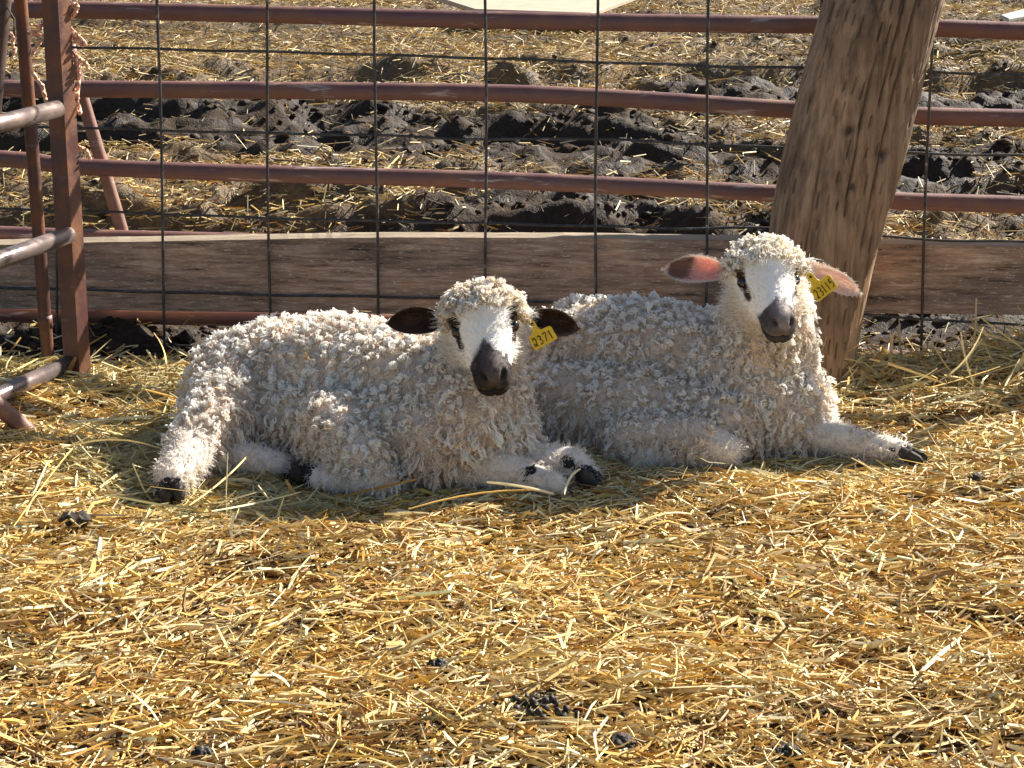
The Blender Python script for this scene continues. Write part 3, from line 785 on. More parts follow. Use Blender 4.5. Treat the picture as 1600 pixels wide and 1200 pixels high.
    hr = rg.uniform(.0021, .0029, n) * (.70 + .75 * tw2); turns = rg.normal(0, .10, n) + 1.3 + 1.3 * tw3
    dirt = np.clip(sstep(.42, .66, clump) * .50 * (1 - top * .7) + .45 * (tw3 - .5) + rg.normal(0, .08, n) + .22 * (1 - sstep(.02, .14, Pb[:, 2])), 0, .85)
    ct = white * (1 - dirt[:, None]) + tan * dirt[:, None]
    cb = np.tile(tan * np.array([.82, .76, .70]), (n, 1)) * (1 - .0 * dirt[:, None])
    batches.append(strands_locks(Pb, Nb, D, L, hr, turns, 4, 18, .00088, .00055, ct, cb, .00095, rg, droop=.15, conv=toc, phase=tph, hand=np.where(tw2 > .5, 1, -1)))
    # dense fine undercoat
    Pu, Nu = sample(int(total * 60000)); ku, hu_, du, qu, uu_, _b = classify(Pu)
    mu = (~hu_) & np.array([k != 'leg' for k in ku]) & (Pu[:, 2] > -.02); Pu, Nu = Pu[mu], Nu[mu]; nu_ = len(Pu)
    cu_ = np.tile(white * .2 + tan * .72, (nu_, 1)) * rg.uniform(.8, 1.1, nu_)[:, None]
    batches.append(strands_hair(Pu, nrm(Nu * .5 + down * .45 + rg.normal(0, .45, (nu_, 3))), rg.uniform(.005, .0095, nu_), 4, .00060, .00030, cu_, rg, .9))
    pk = rg.choice(n, 70, replace=False); FLEECE.append((Pb[pk], Nb[pk]))
    # loose flyaway wool that catches the light at the outline
    s_ = rg.random(n) < .12
    m_ = s_.sum()
    batches.append(strands_locks(Pb[s_], Nb[s_], nrm(Nb[s_] + rg.normal(0, .5, (m_, 3))), rg.uniform(.012, .020, m_), rg.uniform(.002, .0045, m_), rg.uniform(.8, 1.6, m_), 1, 12, .0004, .0002, ct[s_], ct[s_], .001, rg))
    # topknot of tight beads
    Pp, Nn = sample(int(total * 26000)); k_, h_, dd, qq, uu, bst = classify(Pp)
    crown = h_ & (dd < .074 - .10 * np.maximum(0, np.abs(qq) - .02) + .012 * (rg.random(len(dd)) - .5)) & (uu > .004 - .35 * dd)
    Pc, Nc = Pp[crown], Nn[crown]; n = len(Pc)
    D = nrm(Nc * .8 + head.u * .12 + head.f * .15 + head.s * (qq[crown] / .05 * .75)[:, None] + rg.normal(0, .26, (n, 3)))
    mid = sstep(.055, .02, np.abs(qq[crown]))
    L = rg.uniform(.012, .021, n) * (1.25 - .35 * mid); hr = rg.uniform(.0022, .0038, n)
    ck = np.array(topknot_c); dirt = np.clip(rg.normal(.35, .3, n), 0, 1)
    ct = white * (1 - dirt[:, None]) + ck * dirt[:, None]
    batches.append(strands_locks(Pc, Nc, D, L, hr, rg.uniform(1.6, 2.8, n), 4, 15, .0010, .0006, ct, np.tile(ck * .75, (n, 1)), .0009, rg))
    # cheeks, jaw and back of the head: soft short wool
    Pp, Nn = sample(int(total * 90000)); k_, h_, dd, qq, uu, bst = classify(Pp)
    nr = np.sqrt((dd - .06)**2 + qq**2 + (uu + .03)**2)
    soft = (h_ & (dd < .128 - .8 * np.maximum(0, uu + .024)) & ~((dd < .060) & (uu > .004 - .35 * dd))) | ((~h_) & (nr < .092))
    Ps, Ns = Pp[soft], Nn[soft]; n = len(Ps)
    fcol = face_colour(dd[soft] + rg.normal(0, .0028, soft.sum()), qq[soft] + rg.normal(0, .0022, soft.sum()), uu[soft] + rg.normal(0, .0022, soft.sum()), np.array(vnoise(dd[soft] * 130 + 7, qq[soft] * 130 + uu[soft] * 90, 5 + seed)))
    eyep = fcol[:, 0] < .4
    Ls = np.where(eyep, .006, rg.uniform(.009, .020, n)) * (1 - .42 * sstep(.07, .125, dd[soft]))
    ed = np.minimum(*[np.sqrt((dd[soft] - .088)**2 + (qq[soft] - sx * .046)**2 + (uu[soft] + .008)**2) for sx in (-1, 1)])
    Ls = Ls * (.30 + .70 * sstep(.016, .030, ed)); fcol[ed < .0125] = np.array(leg_dark['eye'])
    D = nrm(Ns * .85 - head.f * .35 + down * .30 + rg.normal(0, .25, (n, 3)))
    batches.append(strands_hair(Ps, D, Ls, 5, .00045, .00018, fcol, rg, .35))
    # short face hair
    face = h_ & (dd > .055) & ~soft
    Ps, Ns = Pp[face], Nn[face]; n = len(Ps)
    # twice as dense
    Ps = np.vstack([Ps, Ps + rg.normal(0, .0008, Ps.shape)]); Ns = np.vstack([Ns, Ns]); d2 = np.tile(dd[face], 2); q2 = np.tile(qq[face], 2); u2 = np.tile(uu[face], 2)
    fcol = face_colour(d2 + rg.normal(0, .0030, len(d2)), q2 + rg.normal(0, .0018, len(d2)), u2 + rg.normal(0, .0022, len(d2)), np.array(vnoise(d2 * 130 + 7, q2 * 130 + u2 * 90, 5 + seed)))
    Ls = lerp(.0075, .0013, sstep(.10, .155, d2)) * rg.uniform(.7, 1.2, len(d2))
    ed = np.minimum(*[np.sqrt((d2 - .088)**2 + (q2 - sx * .046)**2 + (u2 + .008)**2) for sx in (-1, 1)]); Ls = Ls * (.35 + .65 * sstep(.013, .022, ed)); fcol[ed < .0125] = np.array(leg_dark['eye'])
    D = nrm(Ns * .42 - head.f * .75 + rg.normal(0, .16, (len(d2), 3)))
    batches.append(strands_hair(Ps, D, Ls, 4, .00036, .00014, fcol, rg, .2))
    # lower legs
    lg = np.array([k == 'leg' for k in k_]) & ~h_ & (Pp[:, 2] > -.015)
    Pl, Nl = Pp[lg], Nn[lg]; n = len(Pl)
    cl = np.tile(np.array([.86, .79, .71]), (n, 1)) * rg.uniform(.85, 1.08, n)[:, None]
    for (cp, rad_) in leg_dark['spots']:
        m_ = np.linalg.norm(Pl - np.array(cp), axis=1) < rad_ * rg.uniform(.55, 1.25, n); cl[m_] = (.04, .032, .028)
    batches.append(strands_hair(Pl, nrm(Nl * .55 + down * .5 + rg.normal(0, .3, (n, 3))), rg.uniform(.006, .012, n), 5, .00046, .0002, cl, rg, .6))
    # a sprinkling of longer curls on the upper legs
    s_ = rg.random(n) < .055 + .10 * sstep(.05, .11, Pl[:, 2]); m_ = s_.sum()
    batches.append(strands_locks(Pl[s_], Nl[s_], nrm(Nl[s_] * .7 + down * .6 + rg.normal(0, .25, (m_, 3))), rg.uniform(.010, .018, m_), rg.uniform(.0015, .003, m_), rg.uniform(.7, 1.6, m_), 3, 10, .0007, .0004, cl[s_] * 1.05, cl[s_] * .7, .001, rg, .1))
    # eyes
    for sx in (-1, 1):
        c = head.to_world(.086, sx * .0428, -.008)
        bm = bmesh.new(); bmesh.ops.create_uvsphere(bm, u_segments=20, v_segments=14, radius=.0098 * head.k)
        me = bpy.data.meshes.new('eye'); bm.to_mesh(me); bm.free()
        for p in me.polygons: p.use_smooth = True
        e = link('eye', me, M_EYE, lamb); e.location = Vector(c - org)
    # ears
    tagpos = []
    for e_ in ears:
        rim, ax, nf, Vf = ear(lamb, **e_)
        n = 260; i = rg.integers(0, len(rim), n); Pe = rim[i] + rg.normal(0, .0012, (n, 3))
        cen = Vf.mean((0, 1)); D = nrm((Pe - cen) * 12 + ax * .35 + rg.normal(0, .25, (n, 3)))
        batches.append(strands_hair(Pe, D, rg.uniform(.0012, .0030, n), 4, .00026, .00012, np.tile(np.array(e_['c_rim']), (n, 1)), rg, .3))
        n = 1100; i = rg.integers(1, Vf.shape[0] - 3, n); j = rg.integers(2, Vf.shape[1] - 2, n)
        Pe = Vf[i, j] + rg.normal(0, .0012, (n, 3)) + nf * .0006; cm = rg.random(n)[:, None]; ce = np.array(e_['c_in'][0]) * (1 - cm) + np.array(e_['c_in'][1]) * 1.25 * cm
        if len(e_['c_in']) > 2: dk = (i / Vf.shape[0] > .50) & (i / Vf.shape[0] < .88); ce[dk] = np.array(e_['c_in'][2])
        batches.append(strands_hair(Pe, nrm(ax * 1.0 + nf * .22 + rg.normal(0, .22, (n, 3))), rg.uniform(.003, .008, n), 4, .0003, .0001, ce, rg, .3))
        # root fuzz
        n = 260; i = rg.integers(0, 4, n); j = rg.integers(0, Vf.shape[1], n); Pe = Vf[i, j] + rg.normal(0, .002, (n, 3))
        batches.append(strands_hair(Pe, nrm(ax * .8 + nf * .5 + rg.normal(0, .45, (n, 3))), rg.uniform(.006, .016, n), 5, .00036, .00014, np.tile(white * .95, (n, 1)), rg, .5))
        tagpos.append(Vf)
    # hooves: two toes each
    for (pa, pb, r_) in hooves:
        pa, pb = np.array(pa), np.array(pb); ax = nrm(pb - pa); sd_ = nrm(np.cross(ax, [0, 0, 1.])); up = np.cross(sd_, ax)
        bm = bmesh.new()
        for sx in (-1, 1):
            c0 = pa + sd_ * sx * r_ * .52
            rings = []
            for t, wr, hr_ in ((-.25, .50, .62), (.0, .56, .75), (.45, .54, .68), (.8, .40, .48), (1.0, .16, .18)):
                c = c0 + ax * np.linalg.norm(pb - pa) * t - up * r_ * .28 * t
                rings.append([bm.verts.new(c + sd_ * r_ * wr * math.cos(a) + up * r_ * hr_ * math.sin(a) - org) for a in np.linspace(0, 2 * math.pi, 12, endpoint=False)])
            for a, b_ in zip(rings, rings[1:]):
                for k in range(12): bm.faces.new((a[k], a[(k+1) % 12], b_[(k+1) % 12], b_[k]))
            bm.faces.new(rings[0][::-1]); bm.faces.new(rings[-1])
        bmesh.ops.recalc_face_normals(bm, faces=bm.faces)
        me = bpy.data.meshes.new('hoof'); bm.to_mesh(me); bm.free()
        for p in me.polygons: p.use_smooth = True
        link('hoof', me, M_HOOF, lamb)
    fl = hair_object('fleece', batches, M_WOOL, lamb)
    fl['kind'] = 'stuff'
    return prims, lamb

def C(a, b, kind): return (a, b, kind)
WHITE = (.95, .93, .88); TAN = (.83, .69, .54)
L_HEAD = Head((758, 508), 2.775, 9, 30, -6, .98, .93)
left_caps = [
    C((372, 600, 3.00, .078), (430, 592, 3.0, .094), 'body'),
    C((430, 592, 3.0, .094), (520, 598, 2.97, .106), 'body'),
    C((520, 598, 2.97, .106), (640, 622, 2.91, .108), 'body'),
    C((640, 622, 2.91, .108), (732, 662, 2.84, .100), 'body'),
    C((735, 668, 2.82, .096), (770, 690, 2.82, .070), 'body'),
    C((540, 660, 2.88, .080), (680, 690, 2.80, .074), 'body'),
    C((430, 650, 2.93, .070), (540, 670, 2.88, .075), 'body'),
    C((722, 615, 2.86, .080), (752, 545, 2.86, .058), 'neck'),
    C((752, 545, 2.86, .058), (757, 500, 2.86, .050), 'neck'),
    # far left hind leg, stretched down to the foot
    C((378, 606, 2.96, .066), (338, 655, 2.86, .050), 'body'),
    C((338, 655, 2.86, .050), (300, 705, 2.78, .036), 'body'),
    C((300, 705, 2.77, .036), (270, 746, 2.69, .0235), 'leg'),
    C((270, 746, 2.69, .0215), (268, 762, 2.675, .0195), 'leg'),
    # tucked hind foot
    C((372, 712, 2.82, .024), (432, 726, 2.80, .021), 'leg'),
    # near hind leg folded: stifle to hock
    C((525, 668, 2.82, .058), (566, 715, 2.745, .044), 'limb'),
    C((566, 715, 2.745, .044), (592, 752, 2.715, .025), 'limb'),
    C((592, 752, 2.715, .025), (500, 748, 2.735, .019), 'leg'),
    C((500, 748, 2.735, .018), (462, 741, 2.75, .0125), 'leg'),
    # fore legs folded to the right
    C((730, 722, 2.77, .040), (808, 738, 2.745, .024), 'leg'),
    C((808, 738, 2.745, .024), (868, 757, 2.715, .017), 'leg'),
    C((812, 716, 2.80, .026), (895, 722, 2.77, .023), 'leg'),
    C((895, 722, 2.77, .023), (918, 742, 2.75, .018), 'leg')]
l_ears = [dict(root=at(702, 497, 2.83), tip=at(606, 494, 2.845), facing=(-.05, -.95, -.25), width=.0255, cup=.019, c_in=[(.034, .021, .017), (.085, .048, .036)], c_rim=(.06, .043, .037), c_out=(.10, .075, .065), twist=.3, seed=1),
          dict(root=at(816, 493, 2.83), tip=at(904, 503, 2.845), facing=(.05, -.95, -.25), width=.0255, cup=.019, c_in=[(.042, .027, .021), (.11, .066, .048)], c_rim=(.20, .14, .11), c_out=(.10, .075, .065), twist=-.3, seed=2)]
prims1, lamb1 = build_lamb('dark eared curly lamb with dark muzzle lying at the left', left_caps, L_HEAD, (.66, .53, .42),
    dict(muzzle=(.024, .018, .016), eye=(.040, .024, .019), stripe=1.0, nose_top=2.8, patch=1.15, run=.85,
         spots=[(at(268, 770, 2.66), .024), (at(470, 742, 2.742), .026), (at(828, 730, 2.715), .013), (at(884, 722, 2.745), .013), (at(916, 746, 2.73), .022)]),  # the spot at the folded hind leg also paints the shaded hollow there
    101, WHITE, TAN, l_ears,
    [(at(268, 763, 2.67), at(271, 778, 2.65), .0185), (at(918, 742, 2.745), at(938, 750, 2.735), .017)],
    (.66, .50, .30))

R_HEAD = Head((1202, 433), 2.905, 10, 27, 0, .97, .86)
right_caps = [
    C((862, 568, 3.14, .080), (930, 558, 3.12, .097), 'body'),
    C((930, 558, 3.12, .097), (1000, 566, 3.09, .103), 'body'),
    C((1000, 566, 3.09, .103), (1100, 592, 3.04, .106), 'body'),
    C((1100, 596, 3.04, .104), (1188, 628, 2.985, .103), 'body'),
    C((1188, 628, 2.985, .103), (1222, 650, 2.955, .082), 'body'),
    C((1192, 560, 2.99, .084), (1198, 478, 2.985, .064), 'neck'),
    C((1198, 478, 2.985, .064), (1200, 430, 2.985, .050), 'neck'),
    C((880, 640, 3.03, .080), (1010, 655, 2.97, .082), 'body'),
    C((1010, 655, 2.97, .082), (1130, 672, 2.92, .068), 'body'),
    C((985, 688, 2.89, .040), (1090, 692, 2.855, .042), 'limb'),
    C((1090, 692, 2.855, .042), (1132, 704, 2.84, .029), 'leg'),
    C((1132, 704, 2.84, .029), (1000, 716, 2.85, .020), 'leg'),
    C((1228, 668, 2.93, .046), (1272, 678, 2.90, .030), 'body'),
    C((1262, 676, 2.905, .031), (1340, 692, 2.865, .0215), 'leg'),
    C((1340, 692, 2.865, .0215), (1412, 706, 2.835, .0165), 'leg')]
r_ears = [dict(root=at(1138, 424, 2.95), tip=at(1036, 411, 2.945), facing=(-.05, -.90, .12), width=.0250, cup=.018, c_in=[(.84, .42, .38), (.92, .62, .56), (.30, .19, .165)], c_rim=(.90, .84, .78), c_out=(.72, .55, .48), twist=.15, seed=3),
          dict(root=at(1256, 420, 2.955), tip=at(1345, 449, 2.93), facing=(.15, -.92, .05), width=.0190, cup=.020, c_in=[(.84, .60, .54), (.93, .82, .77)], c_rim=(.90, .84, .78), c_out=(.72, .58, .52), twist=-.5, seed=4)]
prims2, lamb2 = build_lamb('pink eared curly white lamb with grey nose lying beside the timber post', right_caps, R_HEAD, (.67, .54, .43),
    dict(muzzle=(.085, .070, .066), eye=(.055, .035, .028), stripe=.25, nose_top=1.8, patch=.78, run=1.0,
         spots=[(at(1392, 702, 2.815), .014), (at(1432, 712, 2.815), .026)]),
    202, WHITE, TAN, r_ears,
    [(at(1414, 707, 2.832), at(1446, 715, 2.812), .0150)],
    (.74, .62, .44))

# ------------------------------------------------------------------ ear tags
DIG = {'2': [[(.05, .78), (.25, .98), (.6, 1.0), (.82, .78), (.7, .5), (.3, .2), (.05, .02), (.4, .04), (.9, .0)]],
       '3': [[(.1, .92), (.45, 1.0), (.8, .85), (.72, .62), (.4, .54), (.78, .44), (.85, .18), (.5, 0), (.08, .08)]],
       '7': [[(.05, .95), (.9, .98), (.55, .45), (.35, 0)]],
       '1': [[(.45, 1.0), (.5, .5), (.52, 0)]],
       '5': [[(.85, 1.0), (.25, .97), (.2, .58), (.6, .62), (.86, .4), (.7, .08), (.15, .02)]],
       'a': [[(.15, .72), (.35, .98), (.72, .96), (.85, .7), (.7, .35), (.35, .08), (.08, .16), (.16, .38), (.5, .30), (.9, .02)]]}
def ear_tag(centre, ang, n, text, wd, ht, label, neck_dx):
    n = nrm(n); up0 = np.array([0, 0, 1.]); e1 = nrm(np.cross(up0, n)); e2 = np.cross(n, e1)
    a = R(ang); ex = e1 * math.cos(a) + e2 * math.sin(a); ey = -e1 * math.sin(a) + e2 * math.cos(a)
    h2, w2 = ht / 2, wd / 2; nk = .0055
    out = [(-w2 + .002, -h2), (w2 - .002, -h2), (w2, -h2 + .002), (w2, h2 - .003), (w2 - .003, h2), (neck_dx + nk * 1.5, h2 + .001), (neck_dx + nk, h2 + .006),
           (neck_dx + nk, h2 + .017), (neck_dx + nk * .5, h2 + .021), (neck_dx - nk * .5, h2 + .021), (neck_dx - nk, h2 + .017), (neck_dx - nk, h2 + .006),
           (neck_dx - nk * 1.5, h2 + .001), (-w2 + .003, h2), (-w2, h2 - .003), (-w2, -h2 + .002)]
    bm = bmesh.new(); th = .0016
    curve = lambda x, y: -.0022 * (y / ht)**2 * 1.0
    vf = [bm.verts.new(x * ex + y * ey + n * (th / 2)) for x, y in out]; vb = [bm.verts.new(x * ex + y * ey - n * (th / 2)) for x, y in out]
    bm.faces.new(vf); bm.faces.new(vb[::-1])
    for k in range(len(out)):
        k2 = (k + 1) % len(out); bm.faces.new((vf[k], vb[k], vb[k2], vf[k2]))
    bmesh.ops.recalc_face_normals(bm, faces=bm.faces)
    bmesh.ops.bevel(bm, geom=list(bm.edges), offset=.0004, segments=1, affect='EDGES')
    me = bpy.data.meshes.new('ear_tag'); bm.to_mesh(me); bm.free()
    o = link('ear_tag', me, M_TAG); o.location = centre; tag(o, label, 'ear tag', 'yellow ear tags')
    nchar = len(text); cw = (wd * .90) / nchar; hh = ht * .58
    for i, ch in enumerate(text):
        for st in DIG[ch]:
            pts = [(-wd * .45 + cw * (i + .12) + cw * (.72 if ch != '1' else .62) * x) * ex + (-hh * .56 + hh * y) * ey + n * (th / 2 + .0004) for x, y in catmull(st, 5)]
            tube_obj('digit', np.array(pts), .0017, M_INK, o, 6, .35)
    pin = (neck_dx * ex + (h2 + .0145) * ey)
    tube_obj('pin', np.array([pin - n * .004, pin + n * .0022, pin + n * .0030]), [.0022, .0022, .0014], M_INK, o, 14)
ear_tag(at(848, 528, 2.812), 27, (.10, -.94, .30), 'a371', .040, .0235, 'yellow tag numbered 2371 in the dark ear of the left lamb', -.0045)
ear_tag(at(1287, 450, 2.905), 36, (.12, -.95, .22), '23115', .040, .0250, 'yellow tag numbered 23115 in the pink ear of the right lamb', -.0060)

# ================================================================== STRAW
ALL = prims1 + prims2
def inside_lamb(P, m=.004):
    r_ = np.zeros(len(P), bool)
    for a, b_, ra, rb, k in ALL: r_ |= capsule_sd(P, a, b_, ra, rb) < m
    return r_
PAL = np.array([(.87, .69, .33), (.81, .59, .21), (.74, .48, .12), (.91, .80, .51), (.58, .33, .08), (.38, .19, .05), (.76, .59, .27), (.65, .53, .32)])
PW = np.array([.22, .22, .15, .13, .10, .06, .07, .05])
GREEN = np.array([(.62, .53, .26), (.54, .47, .22), (.70, .60, .33), (.46, .39, .19), (.76, .63, .34)])  # olive hay tones, also standing in for shade on the bedding
def straw_mesh(name, cen, yaw, pitch, L, wd, bend, roll, col, stations=3):
    n = len(cen); T = np.linspace(-.5, .5, stations)
    ax = np.stack([np.cos(yaw) * np.cos(pitch), np.sin(yaw) * np.cos(pitch), np.sin(pitch)], 1)
    sd_ = np.stack([-np.sin(yaw), np.cos(yaw), np.zeros(n)], 1); up = np.cross(ax, sd_)
    e1 = sd_ * np.cos(roll)[:, None] + up * np.sin(roll)[:, None]; e2 = np.cross(ax, e1)
    V = np.empty((n, stations, 3, 3))
    for i, t in enumerate(T):
        c = cen + ax * (L * t)[:, None] + (sd_ * bend[:, 0:1] + up * bend[:, 1:2]) * (L * (4 * t * t - .5))[:, None]
        k = 1 - .35 * abs(t * 2)**3
        V[:, i, 0] = c + e1 * (wd * .5 * k)[:, None]
        V[:, i, 1] = c - e1 * (wd * .5 * k)[:, None]
        V[:, i, 2] = c + e2 * (wd * .38 * k)[:, None]
    b0 = (np.arange(n) * stations * 3)[:, None]; q = []
    for i in range(stations - 1):
        for k in range(3):
            k2 = (k + 1) % 3; q.append((i*3+k, i*3+k2, (i+1)*3+k2, (i+1)*3+k))
    Fq = (b0[:, :, None] + np.array(q)[None]).reshape(-1, 4)
    cc = np.repeat(col, stations * 3, 0)
    return mesh_np(name, V.reshape(-1, 3), Fq, False, cc)
def pen_straw():
    n = 116000
    x = np.concatenate([rng.uniform(-1.05, 1.05, int(n * .86)), rng.uniform(-1.9, 1.9, n - int(n * .86))]); y = rng.uniform(1.45, 3.46, n)
    keep = (np.abs(x) < .30 + .31 * y) | (rng.random(n) < .35); x, y = x[keep], y[keep]; n = len(x)
    yaw = rng.uniform(0, 2 * np.pi, n)
    sw = rng.random(n) < .45; yaw[sw] = rng.normal(.15, .5, sw.sum()) + 1.0 * (vnoise(x[sw] * 3, y[sw] * 3, 66) - .5)
    lay = rng.random(n)**.8
    L = np.clip(rng.lognormal(math.log(.033), .55, n), .010, .15)
    chaff = rng.random(n) < .28; L[chaff] = rng.uniform(.007, .018, chaff.sum())
    wd = np.clip(rng.normal(.0031, .0012, n), .0012, .0070) * np.where(rng.random(n) < .05, 1.7, 1)
    pitch = rng.normal(0, .12, n) * np.clip(.06 / L, .5, 1.6)
    st = rng.random(n) < .025; pitch[st] = rng.uniform(.3, 1.0, st.sum()); L[st] = np.minimum(L[st], .05)
    # looser, longer hay bedding by fence and lambs; its olive tint also paints shade
    bed = sstep(.50, .60, np.exp(-(((x + .42) / .34)**2 + ((y - 2.86) / .34)**2)) + .25 * (vnoise(x * 6, y * 6, 68) - .5)) 
    bed = np.maximum(bed, sstep(3.10, 3.22, y + .08 * (vnoise(x * 5, y * 5, 69) - .5)) * .75)
    bed = np.maximum(bed, .6 * np.exp(-(((x - .2) / .5)**2 + ((y - 2.85) / .12)**2)))
    isb = rng.random(n) < bed
    L = np.where(isb & ~st, np.clip(L * 1.9, .03, .19), L)
    pitch = np.where(isb & (rng.random(n) < .25), rng.normal(.0, .42, n), pitch)
    lie = np.maximum(np.exp(-(((x + .2) / .50)**4 + ((y - 2.85) / .30)**4)), np.exp(-(((x - .3) / .45)**4 + ((y - 2.95) / .26)**4)))
    pitch = pitch * (1 - .75 * lie)
    mound = .014 * sstep(3.12, 3.30, y) * sstep(.30, .5, x)
    z = ground_h(x, y) + .004 + lay * .017 * (1 - .45 * lie) + mound * lay + np.abs(np.sin(pitch)) * L * .40
    cen = np.stack([x, y, z], 1)
    ci = rng.choice(len(PAL), n, p=PW); col = PAL[ci].copy()
    low = (1 - lay)[:, None]; col = col * (1 - .0 * low)
    patch = fbm(x * 4, y * 4, 97, 3)[:, None]
    col = col * lerp(.86, 1.10, patch) * rng.uniform(.8, 1.12, n)[:, None]
    br = (rng.random(n) < .18 * sstep(.50, .65, fbm(x * 5 + 3, y * 7, 99, 3)))
    col[br] = np.array([.34, .185, .06]) * rng.uniform(.7, 1.3, br.sum())[:, None]
    gi = isb & (rng.random(n) < .62); col[gi] = GREEN[rng.integers(0, len(GREEN), gi.sum())] * rng.uniform(.8, 1.15, gi.sum())[:, None]
    bend = rng.normal(0, .05, (n, 2)) * np.where(rng.random(n) < .18, 3.0, 1.0)[:, None]; roll = rng.uniform(0, 2 * np.pi, n)
    ax = np.stack([np.cos(yaw) * np.cos(pitch), np.sin(yaw) * np.cos(pitch), np.sin(pitch)], 1)
    bad = inside_lamb(cen) | inside_lamb(cen + ax * (L * .42)[:, None]) | inside_lamb(cen - ax * (L * .42)[:, None])
    # bare trodden hollows
    hol = (fbm(x * 6.5 + 2, y * 9, 120, 2) > .70) & (lay > .35); bad |= hol & (rng.random(n) < .8)
    lim = np.where(x > .45, 3.42, 3.335) + .05 * (vnoise(x * 8, y * 3, 15) - .5); bad |= (y > lim) & (rng.random(n) < .93)
    bad |= (np.abs(np.sin(pitch)) * L > .035) & (y > 3.05) & (x < .45)
    k = ~bad
    me = straw_mesh('straw_bedding', cen[k], yaw[k], pitch[k], L[k], wd[k], bend[k], roll[k], np.clip(col[k], 0, .9))
    tag(link('straw_bedding', me, M_STRAW), 'loose golden straw bedding covering the pen floor', 'straw', kind='stuff')
pen_straw()
def long_stalks():
    """single long hay stalks that stand out, laid by hand near the lambs, gate and post"""
    S = [((75, 720), (40, 805)), ((120, 690), (25, 815)), ((95, 695), (250, 693)), ((250, 640), (20, 740)), ((150, 760), (0, 780)), ((640, 790), (860, 762)),
         ((760, 752), (865, 770)), ((1310, 742), (1316, 782)), ((1240, 770), (1180, 782)), ((1080, 800), (1000, 812)), ((240, 650), (110, 660)), ((60, 560), (0, 590)),
         ((1360, 560), (1480, 600)), ((1440, 610), (1560, 575)), ((1500, 520), (1520, 600)), ((1540, 515), (1470, 600)), ((1590, 520), (1600, 560)), ((245, 520), (262, 585)),
         ((880, 770), (905, 730)), ((400, 700), (300, 790)), ((330, 800), (470, 770)), ((1330, 590), (1300, 640)), ((1370, 600), (1440, 660))]
    cen = []; A = []; L = []; col = []
    for i, (p, q) in enumerate(S):
        a = on_ground(p[0], p[1], .035 + .02 * random.random()); b_ = on_ground(q[0], q[1], .03 + .02 * random.random())
        if p[1] < 580: a = at(p[0], p[1], on_ground(q[0], q[1], .02)[1] + .05)
        d_ = b_ - a; cen.append((a + b_) / 2); L.append(np.linalg.norm(d_)); A.append(nrm(d_)); col.append(PAL[[0, 1, 3, 6][i % 4]])
    A = np.array(A); cen = np.array(cen); L = np.array(L); n = len(L)
    me = straw_mesh('long_straw', cen, np.arctan2(A[:, 1], A[:, 0]), np.arcsin(A[:, 2]), L, np.full(n, .0042), rng.normal(0, .04, (n, 2)), rng.uniform(0, 6, n), np.array(col), 7)
    tag(link('long_straw', me, M_STRAW), 'scattered long pale hay stalks lying across the bedding', 'straw', kind='stuff')
long_stalks()
def yard_straw():
    n = 160000
    y = rng.uniform(3.5, 10.6, n); x = rng.uniform(-1, 1, n) * (.55 + .34 * y)
    m = straw_mask(x, y); keep = rng.random(n) < np.clip(.09 + .80 * m, 0, 1); x, y, m = x[keep], y[keep], m[keep]; n = len(x)
    yaw = rng.uniform(0, 2 * np.pi, n); L = np.clip(rng.lognormal(math.log(.036), .45, n), .012, .12)
    wd = np.clip(rng.normal(.0040, .0013, n), .0018, .008); pitch = rng.normal(.03, .24, n)
    z = ground_h(x, y) + .004 + rng.random(n) * .02 * m + np.abs(np.sin(pitch)) * L * .3
    col = PAL[rng.choice(len(PAL), n, p=PW)] * np.array([.95, .96, 1.0]); col *= rng.uniform(.6, 1.1, n)[:, None]
    dk = rng.random(n) < .22; col[dk] = np.array([.16, .10, .055])
    me = straw_mesh('yard_straw', np.stack([x, y, z], 1), yaw, pitch, L, wd, rng.normal(0, .05, (n, 2)), rng.uniform(0, 6, n), col, 2)
    tag(link('yard_straw', me, M_STRAW), 'chopped straw scattered over the churned mud behind the fence', 'straw', kind='stuff')
yard_straw()

def mud_crumbs():
    bm = bmesh.new(); bmesh.ops.create_icosphere(bm, subdivisions=1, radius=1); bm.verts.ensure_lookup_table()
    base = np.array([v.co[:] for v in bm.verts]); fc = np.array([[v.index for v in f.verts] for f in bm.faces]); bm.free()
    n = 14000; y = 3.40 + 4.6 * rng.random(n)**1.3; x = rng.uniform(-1, 1, n) * (.45 + .30 * y)
    m = straw_mask(x, y); k = (rng.random(n) > m * .85) & ((fbm(x * 4, y * 4, 140, 3) > .42)); x, y = x[k], y[k]; n = len(x)
    sz = np.clip(rng.lognormal(math.log(.0065), .55, n), .003, .020)
    z = ground_h(x, y) + sz * .2
    V = np.tile(base, (n, 1, 1)); V = V * (1 + rng.normal(0, .22, (n, len(base), 1))) * (sz[:, None, None] * np.array([1.15, 1.0, .7]))
    a = rng.uniform(0, 6.28, n); ca, sa = np.cos(a)[:, None], np.sin(a)[:, None]
    V = np.stack([V[..., 0] * ca - V[..., 1] * sa, V[..., 0] * sa + V[..., 1] * ca, V[..., 2]], -1) + np.stack([x, y, z], 1)[:, None, :]
    Fq = (np.arange(n) * len(base))[:, None, None] + fc[None]
    col = np.repeat(np.array([.042, .028, .018]) * rng.uniform(.6, 1.9, n)[:, None], len(base), 0)
    me = mesh_np('mud_crumbs', V.reshape(-1, 3), Fq.reshape(-1, 3), True, col)
    tag(link('mud_crumbs', me, M_GROUND), 'dark crumbs of broken soil strewn over the mud behind the fence', 'soil', kind='stuff')
mud_crumbs()
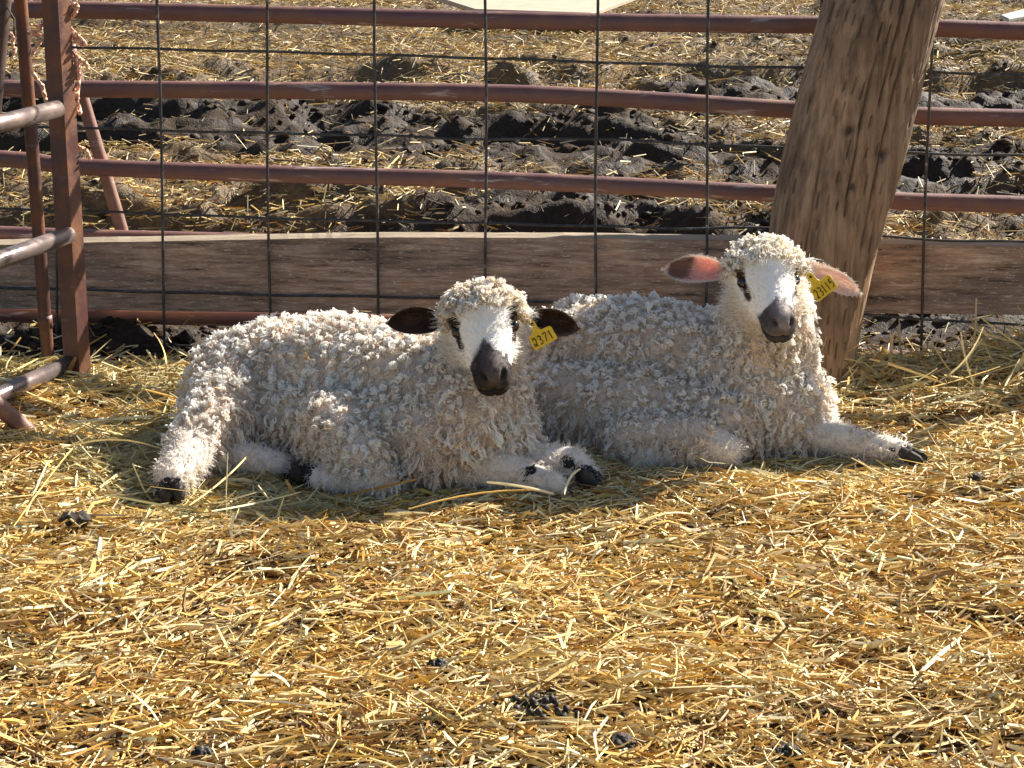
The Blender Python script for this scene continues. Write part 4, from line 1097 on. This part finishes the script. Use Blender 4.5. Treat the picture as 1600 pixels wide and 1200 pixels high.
def straw_in_wool():
    P = np.vstack([f[0] for f in FLEECE]); Nn = np.vstack([f[1] for f in FLEECE]); n = len(P)
    t = nrm(np.cross(Nn, rng.normal(0, 1, (n, 3))) + Nn * .15); cen = P + Nn * rng.uniform(.014, .020, n)[:, None]
    me = straw_mesh('straw_bits', cen, np.arctan2(t[:, 1], t[:, 0]), np.arcsin(np.clip(t[:, 2], -1, 1)), rng.uniform(.006, .024, n), rng.uniform(.001, .0026, n), rng.normal(0, .08, (n, 2)), rng.uniform(0, 6, n), PAL[rng.integers(0, 6, n)] * .8)
    tag(link('straw_bits', me, M_STRAW), 'small bits of straw caught in the wool of both lambs', 'straw', kind='stuff')
straw_in_wool()

# ================================================================== droppings and clods
def lumpy(name, seed, r_, sq, sub=2, amp=.12, fq=1.6):
    bm = bmesh.new(); bmesh.ops.create_icosphere(bm, subdivisions=sub, radius=1)
    rg = np.random.default_rng(seed); o = rg.uniform(-9, 9, 3)
    for v in bm.verts:
        c = np.array(v.co); k = 1 + amp * 2 * (float(fbm(np.array(c[0] * fq + o[0] + c[2] * fq * .7), np.array(c[1] * fq + o[1] - c[2] * fq * .9), seed, 3)) - .5)
        v.co = Vector(c * k * np.array([r_, r_ * .9, r_ * sq]))
    me = bpy.data.meshes.new(name); bm.to_mesh(me); bm.free()
    for p in me.polygons: p.use_smooth = True
    return me
def on_floor(px, py, dz):
    p = on_ground(px, py, 0.01)
    for _ in range(3): p = on_ground(px, py, float(ground_h(p[0:1], p[1:2])[0]) + dz)
    return p
pel = [lumpy('dropping', s, .0056, .74, 2, .16) for s in (1, 2, 3)]
for m_ in pel: m_.materials.append(M_DROP)
cl = [(815, 1080), (822, 1090), (832, 1096), (846, 1098), (838, 1104), (852, 1108), (826, 1106), (812, 1098), (842, 1114), (858, 1116), (868, 1100), (862, 1092), (856, 1084),
      (808, 1108), (828, 1114), (834, 1120), (848, 1122), (872, 1112), (864, 1078), (820, 1098), (804, 1092), (880, 1118), (886, 1108), (852, 1096), (840, 1090)]
for i, (px, py) in enumerate(cl):
    o = link('dropping', pel[i % 3]); o.location = on_floor(px, py, .015 + .004 * (i % 3)); o.rotation_euler = (i, i * 2.1, i * .7)
    tag(o, 'small shiny black pellet in the tight heap of droppings at the lower middle', 'dropping', 'pellets in the dung heap')
for i, (px, py) in enumerate([(768, 1092), (779, 1086), (786, 1080), (774, 1099), (810, 1124), (812, 1134), (872, 1128), (880, 1122), (903, 1118)]):
    o = link('dropping', pel[i % 3]); o.location = on_floor(px, py, .016); o.rotation_euler = (i * 3, i * 1.1, i)
    tag(o, 'loose shiny black pellet scattered just beside the heap of droppings', 'dropping', 'pellets strewn around the heap')
clods = [((683, 1044), .012, .85, M_DROP, 'glossy black dung lump alone left of the pellet heap'), ((316, 1180), .011, .8, M_DROP, 'black dung lump by the bottom edge at the left'),
         ((1228, 1180), .016, .7, M_CLOD, 'dark crumbly clod by the bottom edge at the right'), ((972, 1160), .014, .55, M_CLOD, 'dark flat clod near the bottom right of the pellet heap'),
         ((1525, 748), .010, .7, M_CLOD, 'dark clod in the straw beyond the outstretched hoof'), ((118, 812), .020, .55, M_CLOD, 'grey matted clod in the shade below the gate')]
for i, ((px, py), r_, sq, mt, lab) in enumerate(clods):
    me = lumpy('dung_clod', 20 + i, r_, sq, 4, .55, 4.0); o = link('dung_clod', me, mt); o.location = on_floor(px, py, .017)
    tag(o, lab, 'clod', 'dung clods in the straw')
